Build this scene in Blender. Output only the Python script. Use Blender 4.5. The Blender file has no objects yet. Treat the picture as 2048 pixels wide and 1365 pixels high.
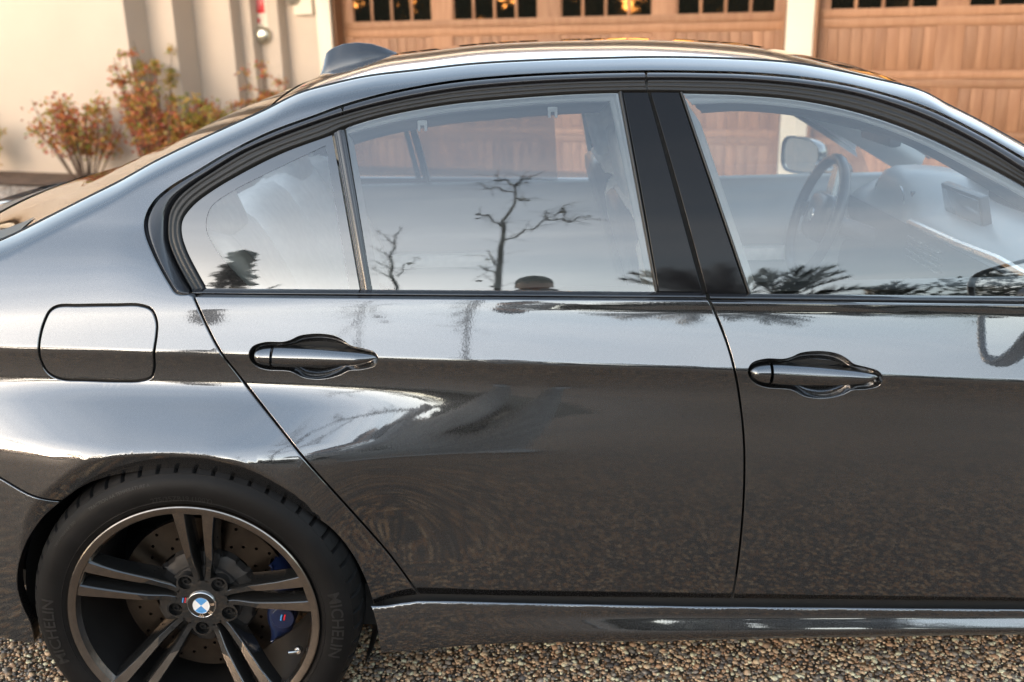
import bpy, bmesh, math, random
import numpy as np
from math import sin, cos, tan, atan2, sqrt, pi, radians
from mathutils import Vector, Matrix
from mathutils.geometry import delaunay_2d_cdt
random.seed(7)
S = bpy.context.scene
COL = S.collection

# ------------------------------------------------------------------ camera, sky, sun, exposure
CAM_F, CAM_P, CAM_Y, CAM_R = 1991.0, radians(17.9), radians(-0.3), radians(-1.4)
CAM_C = np.array([.671, -2.695, 1.483])
_cp, _sp = cos(CAM_P), sin(CAM_P)
FWD = np.array([sin(CAM_Y)*_cp, cos(CAM_Y)*_cp, -_sp])
_rt = np.array([cos(CAM_Y), -sin(CAM_Y), 0.0])
_up = np.cross(_rt, FWD)
RGT = cos(CAM_R)*_rt + sin(CAM_R)*_up
UPV = -sin(CAM_R)*_rt + cos(CAM_R)*_up
cam = bpy.data.cameras.new('camera')
cam.lens = 35.0; cam.sensor_width = 36.0; cam.clip_start = .05; cam.clip_end = 600
cam.dof.use_dof = True; cam.dof.focus_distance = 2.0; cam.dof.aperture_fstop = 3.4
camo = bpy.data.objects.new('camera', cam); COL.objects.link(camo)
M = Matrix.Identity(4)
for i in range(3):
    M[i][0] = RGT[i]; M[i][1] = UPV[i]; M[i][2] = -FWD[i]; M[i][3] = CAM_C[i]
camo.matrix_world = M
S.camera = camo

SUN_EL, SUN_AZ = radians(4.6), radians(219.0)      # azimuth measured from +Y clockwise: behind the camera, to the left
sun_dir = Vector((sin(SUN_AZ)*cos(SUN_EL), cos(SUN_AZ)*cos(SUN_EL), sin(SUN_EL)))
world = bpy.data.worlds.new('World'); S.world = world; world.use_nodes = True
wn = world.node_tree; wn.nodes.clear()
sky = wn.nodes.new('ShaderNodeTexSky'); sky.sky_type = 'NISHITA'; sky.sun_disc = False
sky.sun_elevation = SUN_EL; sky.sun_rotation = SUN_AZ
sky.air_density = 1.0; sky.dust_density = 2.2; sky.ozone_density = 1.4; sky.altitude = 60
wmix = wn.nodes.new('ShaderNodeMix'); wmix.data_type = 'RGBA'
wtc = wn.nodes.new('ShaderNodeTexCoord'); wmap = wn.nodes.new('ShaderNodeMapping'); wmap.inputs['Scale'].default_value = (1.0, 1.0, 4.2)
wnoise = wn.nodes.new('ShaderNodeTexNoise'); wnoise.inputs['Scale'].default_value = 1.6; wnoise.inputs['Detail'].default_value = 4; wnoise.inputs['Roughness'].default_value = .55
wramp = wn.nodes.new('ShaderNodeMapRange'); wramp.inputs[1].default_value = .42; wramp.inputs[2].default_value = .72; wramp.inputs[3].default_value = .35; wramp.inputs[4].default_value = .85
wgam = wn.nodes.new('ShaderNodeHueSaturation'); wgam.inputs['Saturation'].default_value = .18; wgam.inputs['Value'].default_value = 1.5
wbg = wn.nodes.new('ShaderNodeBackground'); wbg.inputs['Strength'].default_value = .15
wout = wn.nodes.new('ShaderNodeOutputWorld')
L = wn.links.new
L(wtc.outputs['Generated'], wmap.inputs['Vector']); L(wmap.outputs[0], wnoise.inputs['Vector']); L(wnoise.outputs['Fac'], wramp.inputs[0])
L(sky.outputs[0], wgam.inputs['Color'])
wsep = wn.nodes.new('ShaderNodeSeparateXYZ'); wz = wn.nodes.new('ShaderNodeMapRange'); wz.interpolation_type = 'SMOOTHSTEP'; wz.inputs[1].default_value = .38; wz.inputs[2].default_value = .92; wz.inputs[3].default_value = 1.0; wz.inputs[4].default_value = .55
wmul = wn.nodes.new('ShaderNodeMath'); wmul.operation = 'MULTIPLY'       # thin cloud, thicker towards the horizon
L(wtc.outputs['Generated'], wsep.inputs[0]); L(wsep.outputs[2], wz.inputs[0]); L(wramp.outputs[0], wmul.inputs[0]); L(wz.outputs[0], wmul.inputs[1]); L(wmul.outputs[0], wmix.inputs[0]); L(sky.outputs[0], wmix.inputs[6]); L(wgam.outputs[0], wmix.inputs[7])
L(wmix.outputs[2], wbg.inputs[0]); L(wbg.outputs[0], wout.inputs[0])
sl = bpy.data.lights.new('sun', 'SUN'); sl.energy = 0.08; sl.angle = radians(16); sl.color = (1.0, .42, .08)
so = bpy.data.objects.new('sun', sl); COL.objects.link(so)
so.rotation_euler = sun_dir.to_track_quat('Z', 'Y').to_euler()
S.view_settings.view_transform = 'Standard'; S.view_settings.look = 'None'
S.view_settings.gamma = 1.0; S.view_settings.use_curve_mapping = False
S.view_settings.exposure = 3.05
S.render.engine = 'CYCLES'
S.cycles.use_denoising = True
S.cycles.max_bounces = 14; S.cycles.transparent_max_bounces = 24; S.cycles.glossy_bounces = 6
S.cycles.sample_clamp_indirect = 6.0

# ------------------------------------------------------------------ picture points to places (tracing helpers)
def ray(x, y): return FWD + RGT*((x-1024)/CAM_F) + UPV*((682.5-y)/CAM_F)
def at_y(x, y, Y):
    d = ray(x, y); return CAM_C + d*((Y-CAM_C[1])/d[1])
def at_z(x, y, z):
    d = ray(x, y); return CAM_C + d*((z-CAM_C[2])/d[2])
def on(x, y, surf, it=30):
    Y = -.8
    for _ in range(it):
        P = at_y(x, y, Y); Y = -float(surf(P[0], P[2]))
    return P[0], P[2]
def spl(pts, n=None, step=None, closed=False):
    """Catmull-Rom through the points, resampled evenly."""
    P = [np.array(p, float) for p in pts]; N = len(P); out = []
    if N < 3: out = P
    else:
        segs = N if closed else N-1
        for i in range(segs):
            g = (lambda k: P[k % N]) if closed else (lambda k: P[min(max(k, 0), N-1)])
            a, b, c, d = g(i-1), g(i), g(i+1), g(i+2)
            if not closed and i == 0: a = 2*b-c
            if not closed and i == segs-1: d = 2*c-b
            t1 = max(np.linalg.norm(b-a), 1e-6)**.5; t2 = t1+max(np.linalg.norm(c-b), 1e-6)**.5; t3 = t2+max(np.linalg.norm(d-c), 1e-6)**.5
            for t in np.linspace(t1, t2, 14, endpoint=False):
                A1 = (t1-t)/t1*a+t/t1*b; A2 = (t2-t)/(t2-t1)*b+(t-t1)/(t2-t1)*c; A3 = (t3-t)/(t3-t2)*c+(t-t2)/(t3-t2)*d
                B1 = (t2-t)/t2*A1+t/t2*A2; B2 = (t3-t)/(t3-t1)*A2+(t-t1)/(t3-t1)*A3
                out.append((t2-t)/(t2-t1)*B1+(t-t1)/(t2-t1)*B2)
        if closed: out.append(out[0])
        else: out.append(P[-1])
    Q = np.array(out); dl = np.r_[0, np.cumsum(np.linalg.norm(np.diff(Q, axis=0), axis=1))]
    if n is None: n = max(2, int(dl[-1]/step)+1)
    t = np.linspace(0, dl[-1], n)
    R = np.stack([np.interp(t, dl, Q[:, k]) for k in range(Q.shape[1])], 1)
    return R[:-1] if closed else R
def line(pts, step):
    P = np.array(pts, float); dl = np.r_[0, np.cumsum(np.linalg.norm(np.diff(P, axis=0), axis=1))]
    out = []
    for i in range(len(P)-1):
        k = max(1, int(np.linalg.norm(P[i+1]-P[i])/step))
        out += [P[i]+(P[i+1]-P[i])*j/k for j in range(k)]
    return np.array(out+[P[-1]])
def onto(pts, surf): return np.array([on(p[0], p[1], surf) for p in pts])
def sm(t): t = np.clip(t, 0, 1); return t*t*(3-2*t)

# ------------------------------------------------------------------ objects
def tag(o, label=None, cat=None, group=None, kind=None):
    if label: o['label'] = label
    if cat: o['category'] = cat
    if group: o['group'] = group
    if kind: o['kind'] = kind
    return o
def empty(name, loc=(0, 0, 0), rz=0, parent=None):
    o = bpy.data.objects.new(name, None); COL.objects.link(o); o.location = loc; o.rotation_euler = (0, 0, rz)
    o.empty_display_size = .1
    if parent: o.parent = parent
    return o
def mesh(name, V, F, mat, parent=None, normals=None, smooth=True, mats=None, mi=None):
    me = bpy.data.meshes.new(name); me.from_pydata([tuple(map(float, v)) for v in V], [], [tuple(map(int, f)) for f in F])
    for m_ in (mats or [mat]): me.materials.append(m_)
    if mi is not None: me.polygons.foreach_set('material_index', list(mi))
    if smooth: me.polygons.foreach_set('use_smooth', [True]*len(me.polygons))
    me.update()
    if normals is not None: me.normals_split_custom_set_from_vertices([tuple(map(float, n)) for n in normals])
    o = bpy.data.objects.new(name, me); COL.objects.link(o)
    if parent: o.parent = parent
    return o
class MB:
    """collects boxes, tubes and lathes and builds them as one mesh"""
    def __init__(s): s.V = []; s.F = []
    def add(s, V, F):
        k = len(s.V); s.V += [tuple(v) for v in V]; s.F += [tuple(i+k for i in f) for f in F]; return s
    def box(s, c, d, bev=0.0, M=None):
        bm = bmesh.new(); bmesh.ops.create_cube(bm, size=1)
        bmesh.ops.scale(bm, vec=d, verts=bm.verts)
        if bev: bmesh.ops.bevel(bm, geom=bm.edges[:], offset=bev, segments=2, affect='EDGES', profile=.6)
        if M is not None: bmesh.ops.transform(bm, matrix=M, verts=bm.verts)
        bmesh.ops.translate(bm, vec=c, verts=bm.verts)
        bm.verts.index_update()
        s.add([v.co[:] for v in bm.verts], [[v.index for v in f.verts] for f in bm.faces]); bm.free(); return s
    def tube(s, P, R, n=8, cap=True, closed=False):
        P = [Vector(p) for p in P]; R = R if hasattr(R, '__len__') else [R]*len(P)
        N = len(P); V = []; F = []; a = None
        for i, p in enumerate(P):
            if closed: t = (P[(i+1) % N]-P[i-1])
            else: t = P[min(i+1, N-1)]-P[max(i-1, 0)]
            t = t.normalized() if t.length > 1e-9 else Vector((0, 0, 1))
            if a is None: a = t.orthogonal().normalized()
            else: a = (a-t*a.dot(t)); a = a.normalized() if a.length > 1e-6 else t.orthogonal().normalized()
            b = t.cross(a)
            V += [p+(a*cos(2*pi*k/n)+b*sin(2*pi*k/n))*R[i] for k in range(n)]
        for i in range(N if closed else N-1):
            j = (i+1) % N
            F += [(i*n+k, i*n+(k+1) % n, j*n+(k+1) % n, j*n+k) for k in range(n)]
        if cap and not closed: F += [tuple(range(n))[::-1], tuple(range((N-1)*n, N*n))]
        return s.add(V, F)
    def lathe_y(s, prof, n=96, c=(0, 0, 0), cap=False):
        """profile of (radius, y) turned about the Y axis"""
        V = []; F = []
        for r, y in prof: V += [(c[0]+r*cos(2*pi*k/n), c[1]+y, c[2]+r*sin(2*pi*k/n)) for k in range(n)]
        for i in range(len(prof)-1):
            F += [(i*n+k, (i+1)*n+k, (i+1)*n+(k+1) % n, i*n+(k+1) % n) for k in range(n)]
        if cap: F += [tuple(range((len(prof)-1)*n, len(prof)*n))]
        return s.add(V, F)
    def build(s, name, mat, parent=None, smooth=True, M=None, auto=None, bev=0):
        V = s.V if M is None else [M @ Vector(v) for v in s.V]
        o = mesh(name, V, s.F, mat, parent, smooth=smooth)
        bm = bmesh.new(); bm.from_mesh(o.data); bmesh.ops.recalc_face_normals(bm, faces=bm.faces)
        bm.to_mesh(o.data); bm.free()
        if smooth: o.data.set_sharp_from_angle(angle=radians(auto or 38))
        return o
def strip(name, rows, mat, parent=None, sides=(1,)):
    """lofts rows of 3-D points (each a list of the same length) into one sheet"""
    R = np.array(rows); m, n, _ = R.shape
    V = R.reshape(-1, 3); F = [(i*n+j, i*n+j+1, (i+1)*n+j+1, (i+1)*n+j) for i in range(m-1) for j in range(n-1)]
    o = mesh(name, V, F, mat, parent)
    return o

# ------------------------------------------------------------------ materials
def new_mat(name):
    m = bpy.data.materials.new(name); m.use_nodes = True
    nt = m.node_tree; nt.nodes.clear(); out = nt.nodes.new('ShaderNodeOutputMaterial')
    return m, nt, out
def pbr(name, color, rough=.5, metal=0, coat=0, coat_rough=.02, coat_ior=1.5, spec=.5, noise=None, bump=None, sheen=0, ior=None):
    """Principled material; noise=(scale, amount, detail[, stretch]) varies the colour, bump=(scale, strength[, distance]) adds fine relief"""
    m, nt, out = new_mat(name); N = nt.nodes.new; K = nt.links.new
    p = N('ShaderNodeBsdfPrincipled'); K(p.outputs[0], out.inputs[0])
    p.inputs['Base Color'].default_value = (*color, 1); p.inputs['Roughness'].default_value = rough
    p.inputs['Metallic'].default_value = metal; p.inputs['Coat Weight'].default_value = coat
    p.inputs['Coat Roughness'].default_value = coat_rough; p.inputs['Coat IOR'].default_value = coat_ior
    p.inputs['Specular IOR Level'].default_value = spec; p.inputs['Sheen Weight'].default_value = sheen
    if ior: p.inputs['IOR'].default_value = ior
    tc = N('ShaderNodeTexCoord')
    if noise:
        mp = N('ShaderNodeMapping'); K(tc.outputs['Object'], mp.inputs[0])
        if len(noise) > 3: mp.inputs['Scale'].default_value = noise[3]
        t = N('ShaderNodeTexNoise'); t.inputs['Scale'].default_value = noise[0]; t.inputs['Detail'].default_value = noise[2]; K(mp.outputs[0], t.inputs['Vector'])
        r = N('ShaderNodeMapRange'); r.inputs[1].default_value = .3; r.inputs[2].default_value = .7; r.inputs[3].default_value = 1-noise[1]; r.inputs[4].default_value = 1+noise[1]
        K(t.outputs['Fac'], r.inputs[0])
        mx = N('ShaderNodeMix'); mx.data_type = 'RGBA'; mx.blend_type = 'MULTIPLY'; mx.inputs[0].default_value = 1
        mx.inputs[6].default_value = (*color, 1); K(r.outputs[0], mx.inputs[7]); K(mx.outputs[2], p.inputs['Base Color'])
    if bump:
        t2 = N('ShaderNodeTexNoise'); t2.inputs['Scale'].default_value = bump[0]; t2.inputs['Detail'].default_value = 3; K(tc.outputs['Object'], t2.inputs['Vector'])
        b = N('ShaderNodeBump'); b.inputs['Strength'].default_value = bump[1]; b.inputs['Distance'].default_value = bump[2] if len(bump) > 2 else .001
        K(t2.outputs['Fac'], b.inputs['Height']); K(b.outputs[0], p.inputs['Normal'])
    return m
def paint_mat():
    m, nt, out = new_mat('grey_metallic_paint'); N = nt.nodes.new; K = nt.links.new
    p = N('ShaderNodeBsdfPrincipled'); K(p.outputs[0], out.inputs[0])
    tc = N('ShaderNodeTexCoord')
    v = N('ShaderNodeTexVoronoi'); v.inputs['Scale'].default_value = 900; K(tc.outputs['Object'], v.inputs['Vector'])
    r = N('ShaderNodeMapRange'); r.inputs[3].default_value = .85; r.inputs[4].default_value = 1.16
    sep = N('ShaderNodeSeparateColor'); K(v.outputs['Color'], sep.inputs[0]); K(sep.outputs[0], r.inputs[0])
    mx = N('ShaderNodeMix'); mx.data_type = 'RGBA'; mx.blend_type = 'MULTIPLY'; mx.inputs[0].default_value = 1
    mx.inputs[6].default_value = (.062, .063, .067, 1); K(r.outputs[0], mx.inputs[7]); K(mx.outputs[2], p.inputs['Base Color'])
    p.inputs['Metallic'].default_value = .9; p.inputs['Roughness'].default_value = .28
    p.inputs['Coat Weight'].default_value = 1; p.inputs['Coat Roughness'].default_value = .012; p.inputs['Coat IOR'].default_value = 2.5
    w = N('ShaderNodeTexNoise'); w.inputs['Scale'].default_value = 220; w.inputs['Detail'].default_value = 2; K(tc.outputs['Object'], w.inputs['Vector'])
    w2 = N('ShaderNodeTexNoise'); w2.inputs['Scale'].default_value = 9; w2.inputs['Detail'].default_value = 1; K(tc.outputs['Object'], w2.inputs['Vector'])
    b = N('ShaderNodeBump'); b.inputs['Strength'].default_value = .06; b.inputs['Distance'].default_value = .0004; K(w.outputs['Fac'], b.inputs['Height'])
    b2 = N('ShaderNodeBump'); b2.inputs['Strength'].default_value = .05; b2.inputs['Distance'].default_value = .004; K(w2.outputs['Fac'], b2.inputs['Height']); K(b.outputs[0], b2.inputs['Normal'])
    K(b2.outputs[0], p.inputs['Coat Normal'])
    w3 = N('ShaderNodeTexNoise'); w3.inputs['Scale'].default_value = 5; w3.inputs['Detail'].default_value = 6; w3.inputs['Roughness'].default_value = .65; K(tc.outputs['Object'], w3.inputs['Vector'])
    r3 = N('ShaderNodeMapRange'); r3.inputs[1].default_value = .35; r3.inputs[2].default_value = .75; r3.inputs[3].default_value = .012; r3.inputs[4].default_value = .055; K(w3.outputs['Fac'], r3.inputs[0]); K(r3.outputs[0], p.inputs['Coat Roughness'])      # thin uneven film of dust
    return m
def glass_mat(name, tint, ior, rough=0.0):
    m, nt, out = new_mat(name); N = nt.nodes.new; K = nt.links.new
    t = N('ShaderNodeBsdfTransparent'); t.inputs[0].default_value = (*tint, 1)
    g = N('ShaderNodeBsdfGlossy'); g.inputs['Roughness'].default_value = rough; g.inputs['Color'].default_value = (1, 1, 1, 1)
    f = N('ShaderNodeFresnel'); f.inputs['IOR'].default_value = ior
    x = N('ShaderNodeMixShader'); K(f.outputs[0], x.inputs[0]); K(t.outputs[0], x.inputs[1]); K(g.outputs[0], x.inputs[2]); K(x.outputs[0], out.inputs[0])
    return m
def mesh_cloth_mat(name, color, open_):
    m, nt, out = new_mat(name); N = nt.nodes.new; K = nt.links.new
    t = N('ShaderNodeBsdfTransparent'); d = N('ShaderNodeBsdfDiffuse'); d.inputs[0].default_value = (*color, 1)
    x = N('ShaderNodeMixShader'); x.inputs[0].default_value = 1-open_; K(t.outputs[0], x.inputs[1]); K(d.outputs[0], x.inputs[2]); K(x.outputs[0], out.inputs[0])
    return m
def stone_mat(name, cell, ramp, bump=.5, dist=.003, grout=(.10, .085, .07)):
    """exposed aggregate: rounded pebbles of mixed colours set in mortar"""
    m, nt, out = new_mat(name); N = nt.nodes.new; K = nt.links.new
    p = N('ShaderNodeBsdfPrincipled'); K(p.outputs[0], out.inputs[0]); p.inputs['Roughness'].default_value = .62
    tc = N('ShaderNodeTexCoord')
    v = N('ShaderNodeTexVoronoi'); v.inputs['Scale'].default_value = 1/cell; K(tc.outputs['Object'], v.inputs['Vector'])
    sep = N('ShaderNodeSeparateColor'); K(v.outputs['Color'], sep.inputs[0])
    cr = N('ShaderNodeValToRGB'); cr.color_ramp.interpolation = 'CONSTANT'
    els = cr.color_ramp.elements
    for i, (pos, c) in enumerate(ramp):
        e = els[i] if i < 2 else els.new(pos)
        e.position = pos; e.color = (*c, 1)
    K(sep.outputs[0], cr.inputs[0])
    r = N('ShaderNodeMapRange'); r.inputs[1].default_value = .42; r.inputs[2].default_value = .62; K(v.outputs['Distance'], r.inputs[0])
    mx = N('ShaderNodeMix'); mx.data_type = 'RGBA'; K(r.outputs[0], mx.inputs[0]); K(cr.outputs[0], mx.inputs[6]); mx.inputs[7].default_value = (*grout, 1)
    big = N('ShaderNodeTexNoise'); big.inputs['Scale'].default_value = .6; big.inputs['Detail'].default_value = 4; K(tc.outputs['Object'], big.inputs['Vector'])
    br = N('ShaderNodeMapRange'); br.inputs[1].default_value = .3; br.inputs[2].default_value = .7; br.inputs[3].default_value = .8; br.inputs[4].default_value = 1.2; K(big.outputs['Fac'], br.inputs[0])
    m2 = N('ShaderNodeMix'); m2.data_type = 'RGBA'; m2.blend_type = 'MULTIPLY'; m2.inputs[0].default_value = 1; K(mx.outputs[2], m2.inputs[6]); K(br.outputs[0], m2.inputs[7])
    K(m2.outputs[2], p.inputs['Base Color'])
    inv = N('ShaderNodeMath'); inv.operation = 'SUBTRACT'; inv.inputs[0].default_value = 1; K(v.outputs['Distance'], inv.inputs[1])
    b = N('ShaderNodeBump'); b.inputs['Strength'].default_value = bump; b.inputs['Distance'].default_value = dist; K(inv.outputs[0], b.inputs['Height']); K(b.outputs[0], p.inputs['Normal'])
    return m
def wood_mat(name, c1, c2):
    """stained timber, grain along local Z"""
    m, nt, out = new_mat(name); N = nt.nodes.new; K = nt.links.new
    p = N('ShaderNodeBsdfPrincipled'); K(p.outputs[0], out.inputs[0]); p.inputs['Roughness'].default_value = .55
    tc = N('ShaderNodeTexCoord'); oi = N('ShaderNodeObjectInfo')
    mp = N('ShaderNodeMapping'); mp.inputs['Scale'].default_value = (22, 22, 1.6); K(tc.outputs['Object'], mp.inputs[0])
    ml = N('ShaderNodeVectorMath'); ml.operation = 'SCALE'; ml.inputs[0].default_value = (37, 11, 23); K(oi.outputs['Random'], ml.inputs['Scale'])
    ad = N('ShaderNodeVectorMath'); ad.operation = 'ADD'; K(mp.outputs[0], ad.inputs[0]); K(ml.outputs[0], ad.inputs[1])
    t = N('ShaderNodeTexNoise'); t.inputs['Scale'].default_value = 1; t.inputs['Detail'].default_value = 6; t.inputs['Distortion'].default_value = .8; K(ad.outputs[0], t.inputs['Vector'])
    r = N('ShaderNodeMapRange'); r.inputs[1].default_value = .3; r.inputs[2].default_value = .7; K(t.outputs['Fac'], r.inputs[0])
    mx = N('ShaderNodeMix'); mx.data_type = 'RGBA'; mx.inputs[6].default_value = (*c1, 1); mx.inputs[7].default_value = (*c2, 1); K(r.outputs[0], mx.inputs[0])
    vr = N('ShaderNodeMapRange'); vr.inputs[3].default_value = .82; vr.inputs[4].default_value = 1.15; K(oi.outputs['Random'], vr.inputs[0])
    m2 = N('ShaderNodeMix'); m2.data_type = 'RGBA'; m2.blend_type = 'MULTIPLY'; m2.inputs[0].default_value = 1; K(mx.outputs[2], m2.inputs[6]); K(vr.outputs[0], m2.inputs[7])
    K(m2.outputs[2], p.inputs['Base Color'])
    return m
def leaf_mat(name, cols, trans=.25):
    """foliage whose hue varies from leaf clump to leaf clump"""
    m, nt, out = new_mat(name); N = nt.nodes.new; K = nt.links.new
    g = N('ShaderNodeNewGeometry'); cr = N('ShaderNodeValToRGB'); cr.color_ramp.interpolation = 'LINEAR'
    els = cr.color_ramp.elements
    for i, c in enumerate(cols):
        e = els[i] if i < 2 else els.new(i/(len(cols)-1))
        e.position = i/(len(cols)-1); e.color = (*c, 1)
    K(g.outputs['Random Per Island'], cr.inputs[0])
    d = N('ShaderNodeBsdfPrincipled'); d.inputs['Roughness'].default_value = .5; K(cr.outputs[0], d.inputs['Base Color'])
    t = N('ShaderNodeBsdfTranslucent'); K(cr.outputs[0], t.inputs[0])
    x = N('ShaderNodeMixShader'); x.inputs[0].default_value = trans; K(d.outputs[0], x.inputs[1]); K(t.outputs[0], x.inputs[2]); K(x.outputs[0], out.inputs[0])
    return m
PAINT = paint_mat()
BLACKGLOSS = pbr('black_gloss_trim', (.012, .012, .014), .12, coat=1, coat_ior=1.7, coat_rough=.02)
ROOFBLACK = pbr('gloss_black_roof', (.010, .010, .011), .15, coat=1, coat_ior=2.0, coat_rough=.01)
PILLARBLACK = pbr('gloss_black_pillar', (.006, .006, .007), .06, ior=1.36)
SATIN = pbr('satin_black_trim', (.020, .020, .023), .22, coat=.6, coat_ior=1.6, coat_rough=.12)
RUBBER = pbr('black_rubber', (.016, .016, .016), .42, bump=(300, .15, .0006))
TYRE = pbr('tyre_rubber', (.0082, .0078, .0078), .55, noise=(14, .3, 4), bump=(120, .3, .0008), spec=.17)
LETTER = pbr('tyre_lettering', (.018, .0176, .017), .44, spec=.3)
DARK = pbr('black_underbody', (.008, .008, .008), .8)
GLASS = glass_mat('tinted_side_glass', (.92, .95, .94), 2.3)
GLASSFAR = glass_mat('clear_side_glass', (.72, .74, .74), 1.6)
GLASSREAR = glass_mat('rear_screen_glass', (.95, .96, .95), 1.6)
GLASSDIM = glass_mat('privacy_glass', (.42, .45, .47), 1.7)
FRIT = pbr('black_glass_border', (.010, .010, .011), .06, coat=1, coat_ior=2.1, coat_rough=.01)
FRIT_MATT = pbr('ceramic_border', (.012, .012, .012), .35, spec=.2)
MACH = pbr('machined_alloy', (.31, .27, .235), .25, metal=1, coat=.5, noise=(60, .12, 4, (1, 1, 1)))
GLOSSALLOY = pbr('gloss_black_alloy', (.010, .010, .010), .16, coat=1, coat_ior=1.65)
BARREL = pbr('dark_wheel_barrel', (.022, .020, .019), .34, metal=.3)
DISC = pbr('brake_disc_iron', (.08, .066, .054), .34, metal=1, noise=(18, .25, 5))
HUBIRON = pbr('dusty_brake_hub', (.03, .028, .027), .55, metal=.3, noise=(30, .3, 4))
BLUE = pbr('blue_caliper_paint', (.006, .013, .048), .3, coat=.6, noise=(25, .2, 3))
STEEL = pbr('bright_steel', (.62, .61, .60), .25, metal=1)
BOLT = pbr('black_steel', (.03, .03, .03), .35, metal=.6)
WHITE = pbr('white_enamel', (.78, .78, .77), .25, coat=.6)
EMBLUE = pbr('light_blue_enamel', (.09, .30, .62), .25, coat=.6)
EMGOLD = pbr('pale_bronze_letter', (.62, .46, .33), .3, metal=.6)
RED = pbr('red_enamel', (.62, .02, .03), .3)
LEATHER = pbr('pale_leather', (.82, .79, .74), .5, noise=(40, .06, 4), bump=(180, .25, .0006))
DARKLEATHER = pbr('charcoal_leather', (.06, .062, .066), .30, bump=(220, .3, .0006))
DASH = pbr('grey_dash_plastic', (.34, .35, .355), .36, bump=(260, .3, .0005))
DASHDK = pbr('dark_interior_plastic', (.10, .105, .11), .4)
LINER = pbr('grey_headlining', (.50, .51, .51), .8)
PALELINER = pbr('pale_pillar_lining', (.80, .79, .77), .7)
SILVERTRIM = pbr('brushed_aluminium', (.66, .66, .66), .25, metal=1)
SCREEN = pbr('display_screen', (.20, .23, .25), .10, coat=1)
BLIND = mesh_cloth_mat('sunblind_mesh', (.22, .22, .22), .38)
MIRROR = pbr('mirror_glass', (.86, .88, .88), .01, metal=1)

# ------------------------------------------------------------------ the car's side as one smooth surface: half-width W over (x, z)
ZB = .9615
def G(z):                                     # greenhouse (side glass) half-width
    d = z-ZB; return .751-.287*d-.49*d*d
_cre = [at_y(x, y, -.86) for x, y in [(0, 702), (156, 705), (312, 708), (441, 711), (762, 723.5), (995, 729), (1215, 736.6), (1435, 742), (1767, 758), (2048, 769)]]
_cc = np.polyfit([p[0] for p in _cre], [p[2] for p in _cre], 3)
def zc(x): return np.polyval(_cc, np.clip(x, -.7, 2.0))           # height of the crease line
_kn = [(-.75, -12), (-.55, -9), (-.5, -7), (-.42, -4), (-.3, -1.5), (-.2, 2.5), (-.14, 6), (-.10, 7.5), (-.075, 6.5), (-.055, 3), (-.03, -6), (-.012, -11), (-.006, -10),
       (-.002, 0), (.003, 18), (.008, 25), (.03, 24.5), (.06, 22.5), (.10, 18.5), (.16, 15), (.35, 8)]
_ts = np.arange(-.75, .35, .0005)
_sl = -np.tan(np.radians(np.interp(_ts, [k[0] for k in _kn], [k[1] for k in _kn])))
_W = np.r_[0, np.cumsum((_sl[1:]+_sl[:-1])*.5*.0005)]; _W += .850-np.interp(0, _ts, _W)
def Dp(s): return np.interp(s, _ts, _W)
RW, WZ = .0, .335                             # rear axle
_lip = [at_y(x, y, -.935) for x, y in [(40, 1003), (78, 986), (129, 954.5), (195, 929), (266, 913.5), (324, 909), (391, 911.6), (469, 929), (547, 958), (609, 986), (660, 1018), (705, 1060), (738, 1110), (757, 1165), (768, 1230), (775, 1300)]]
_la = [math.degrees(atan2(p[2]-WZ, p[0])) for p in _lip]; _lr = [sqrt(p[0]**2+(p[2]-WZ)**2) for p in _lip]
_o = np.argsort(_la); _la = np.array(_la)[_o]; _lr = np.array(_lr)[_o]
_lrs = np.convolve(np.interp(np.arange(-40, 221, 2.0), _la, _lr), np.ones(7)/7, 'same'); _lrs[:4] = _lrs[4]; _lrs[-4:] = _lrs[-5]
def rlip(x, z):
    a = np.degrees(np.arctan2(z-WZ, x)); return np.interp(a, np.arange(-40, 221, 2.0), _lrs)
_us = np.linspace(0, 1, 401); _ud = np.interp(_us, [0, .12, .3, .8, 1.0], [0, .75, 1.12, 1.05, .55]); _uS = np.r_[0, np.cumsum((_ud[1:]+_ud[:-1])*.5/400)]; _uS /= _uS[-1]
def flare(x, z):
    A = .086*np.where(x > .06, np.exp(-(np.maximum(x-.06, 0)/.36)**2), 1-.55*sm((-.10-x)/.42))
    u = np.clip((zc(x)-.055-z)/.135, 0, 1)
    return A*np.interp(u, _us, _uS)*(1-sm((zc(x)-.175-z)/.26)*sm((x-.20)/.26))
_zb = [at_y(x, y, -.80) for x, y in [(388, 590), (900, 594.5), (1410, 598.5), (2048, 606)]]
def zbelt(x): return np.interp(x, [p[0] for p in _zb], [p[2] for p in _zb])
_rt_px = [(-300, 590), (-120, 520), (0, 479), (44, 460), (103, 430), (176, 393), (242, 360), (310, 322), (413, 272), (530, 218.6), (598, 185), (666, 166), (734, 151), (830, 139.5), (944, 126.7), (1082, 118.8), (1220, 114.7),
          (1300, 113), (1400, 114), (1500, 117.7), (1580, 123.6), (1660, 136.5), (1741, 154), (1840, 179), (1901, 211), (1955, 238), (2048, 289), (2160, 352), (2420, 500)]
_rp = spl(_rt_px, step=14)
_rt3 = np.array([on(x, y, lambda X, Z: G(Z)-.055) for x, y in _rp])
def ztop(x): return np.interp(x, _rt3[:, 0], _rt3[:, 1])
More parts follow.
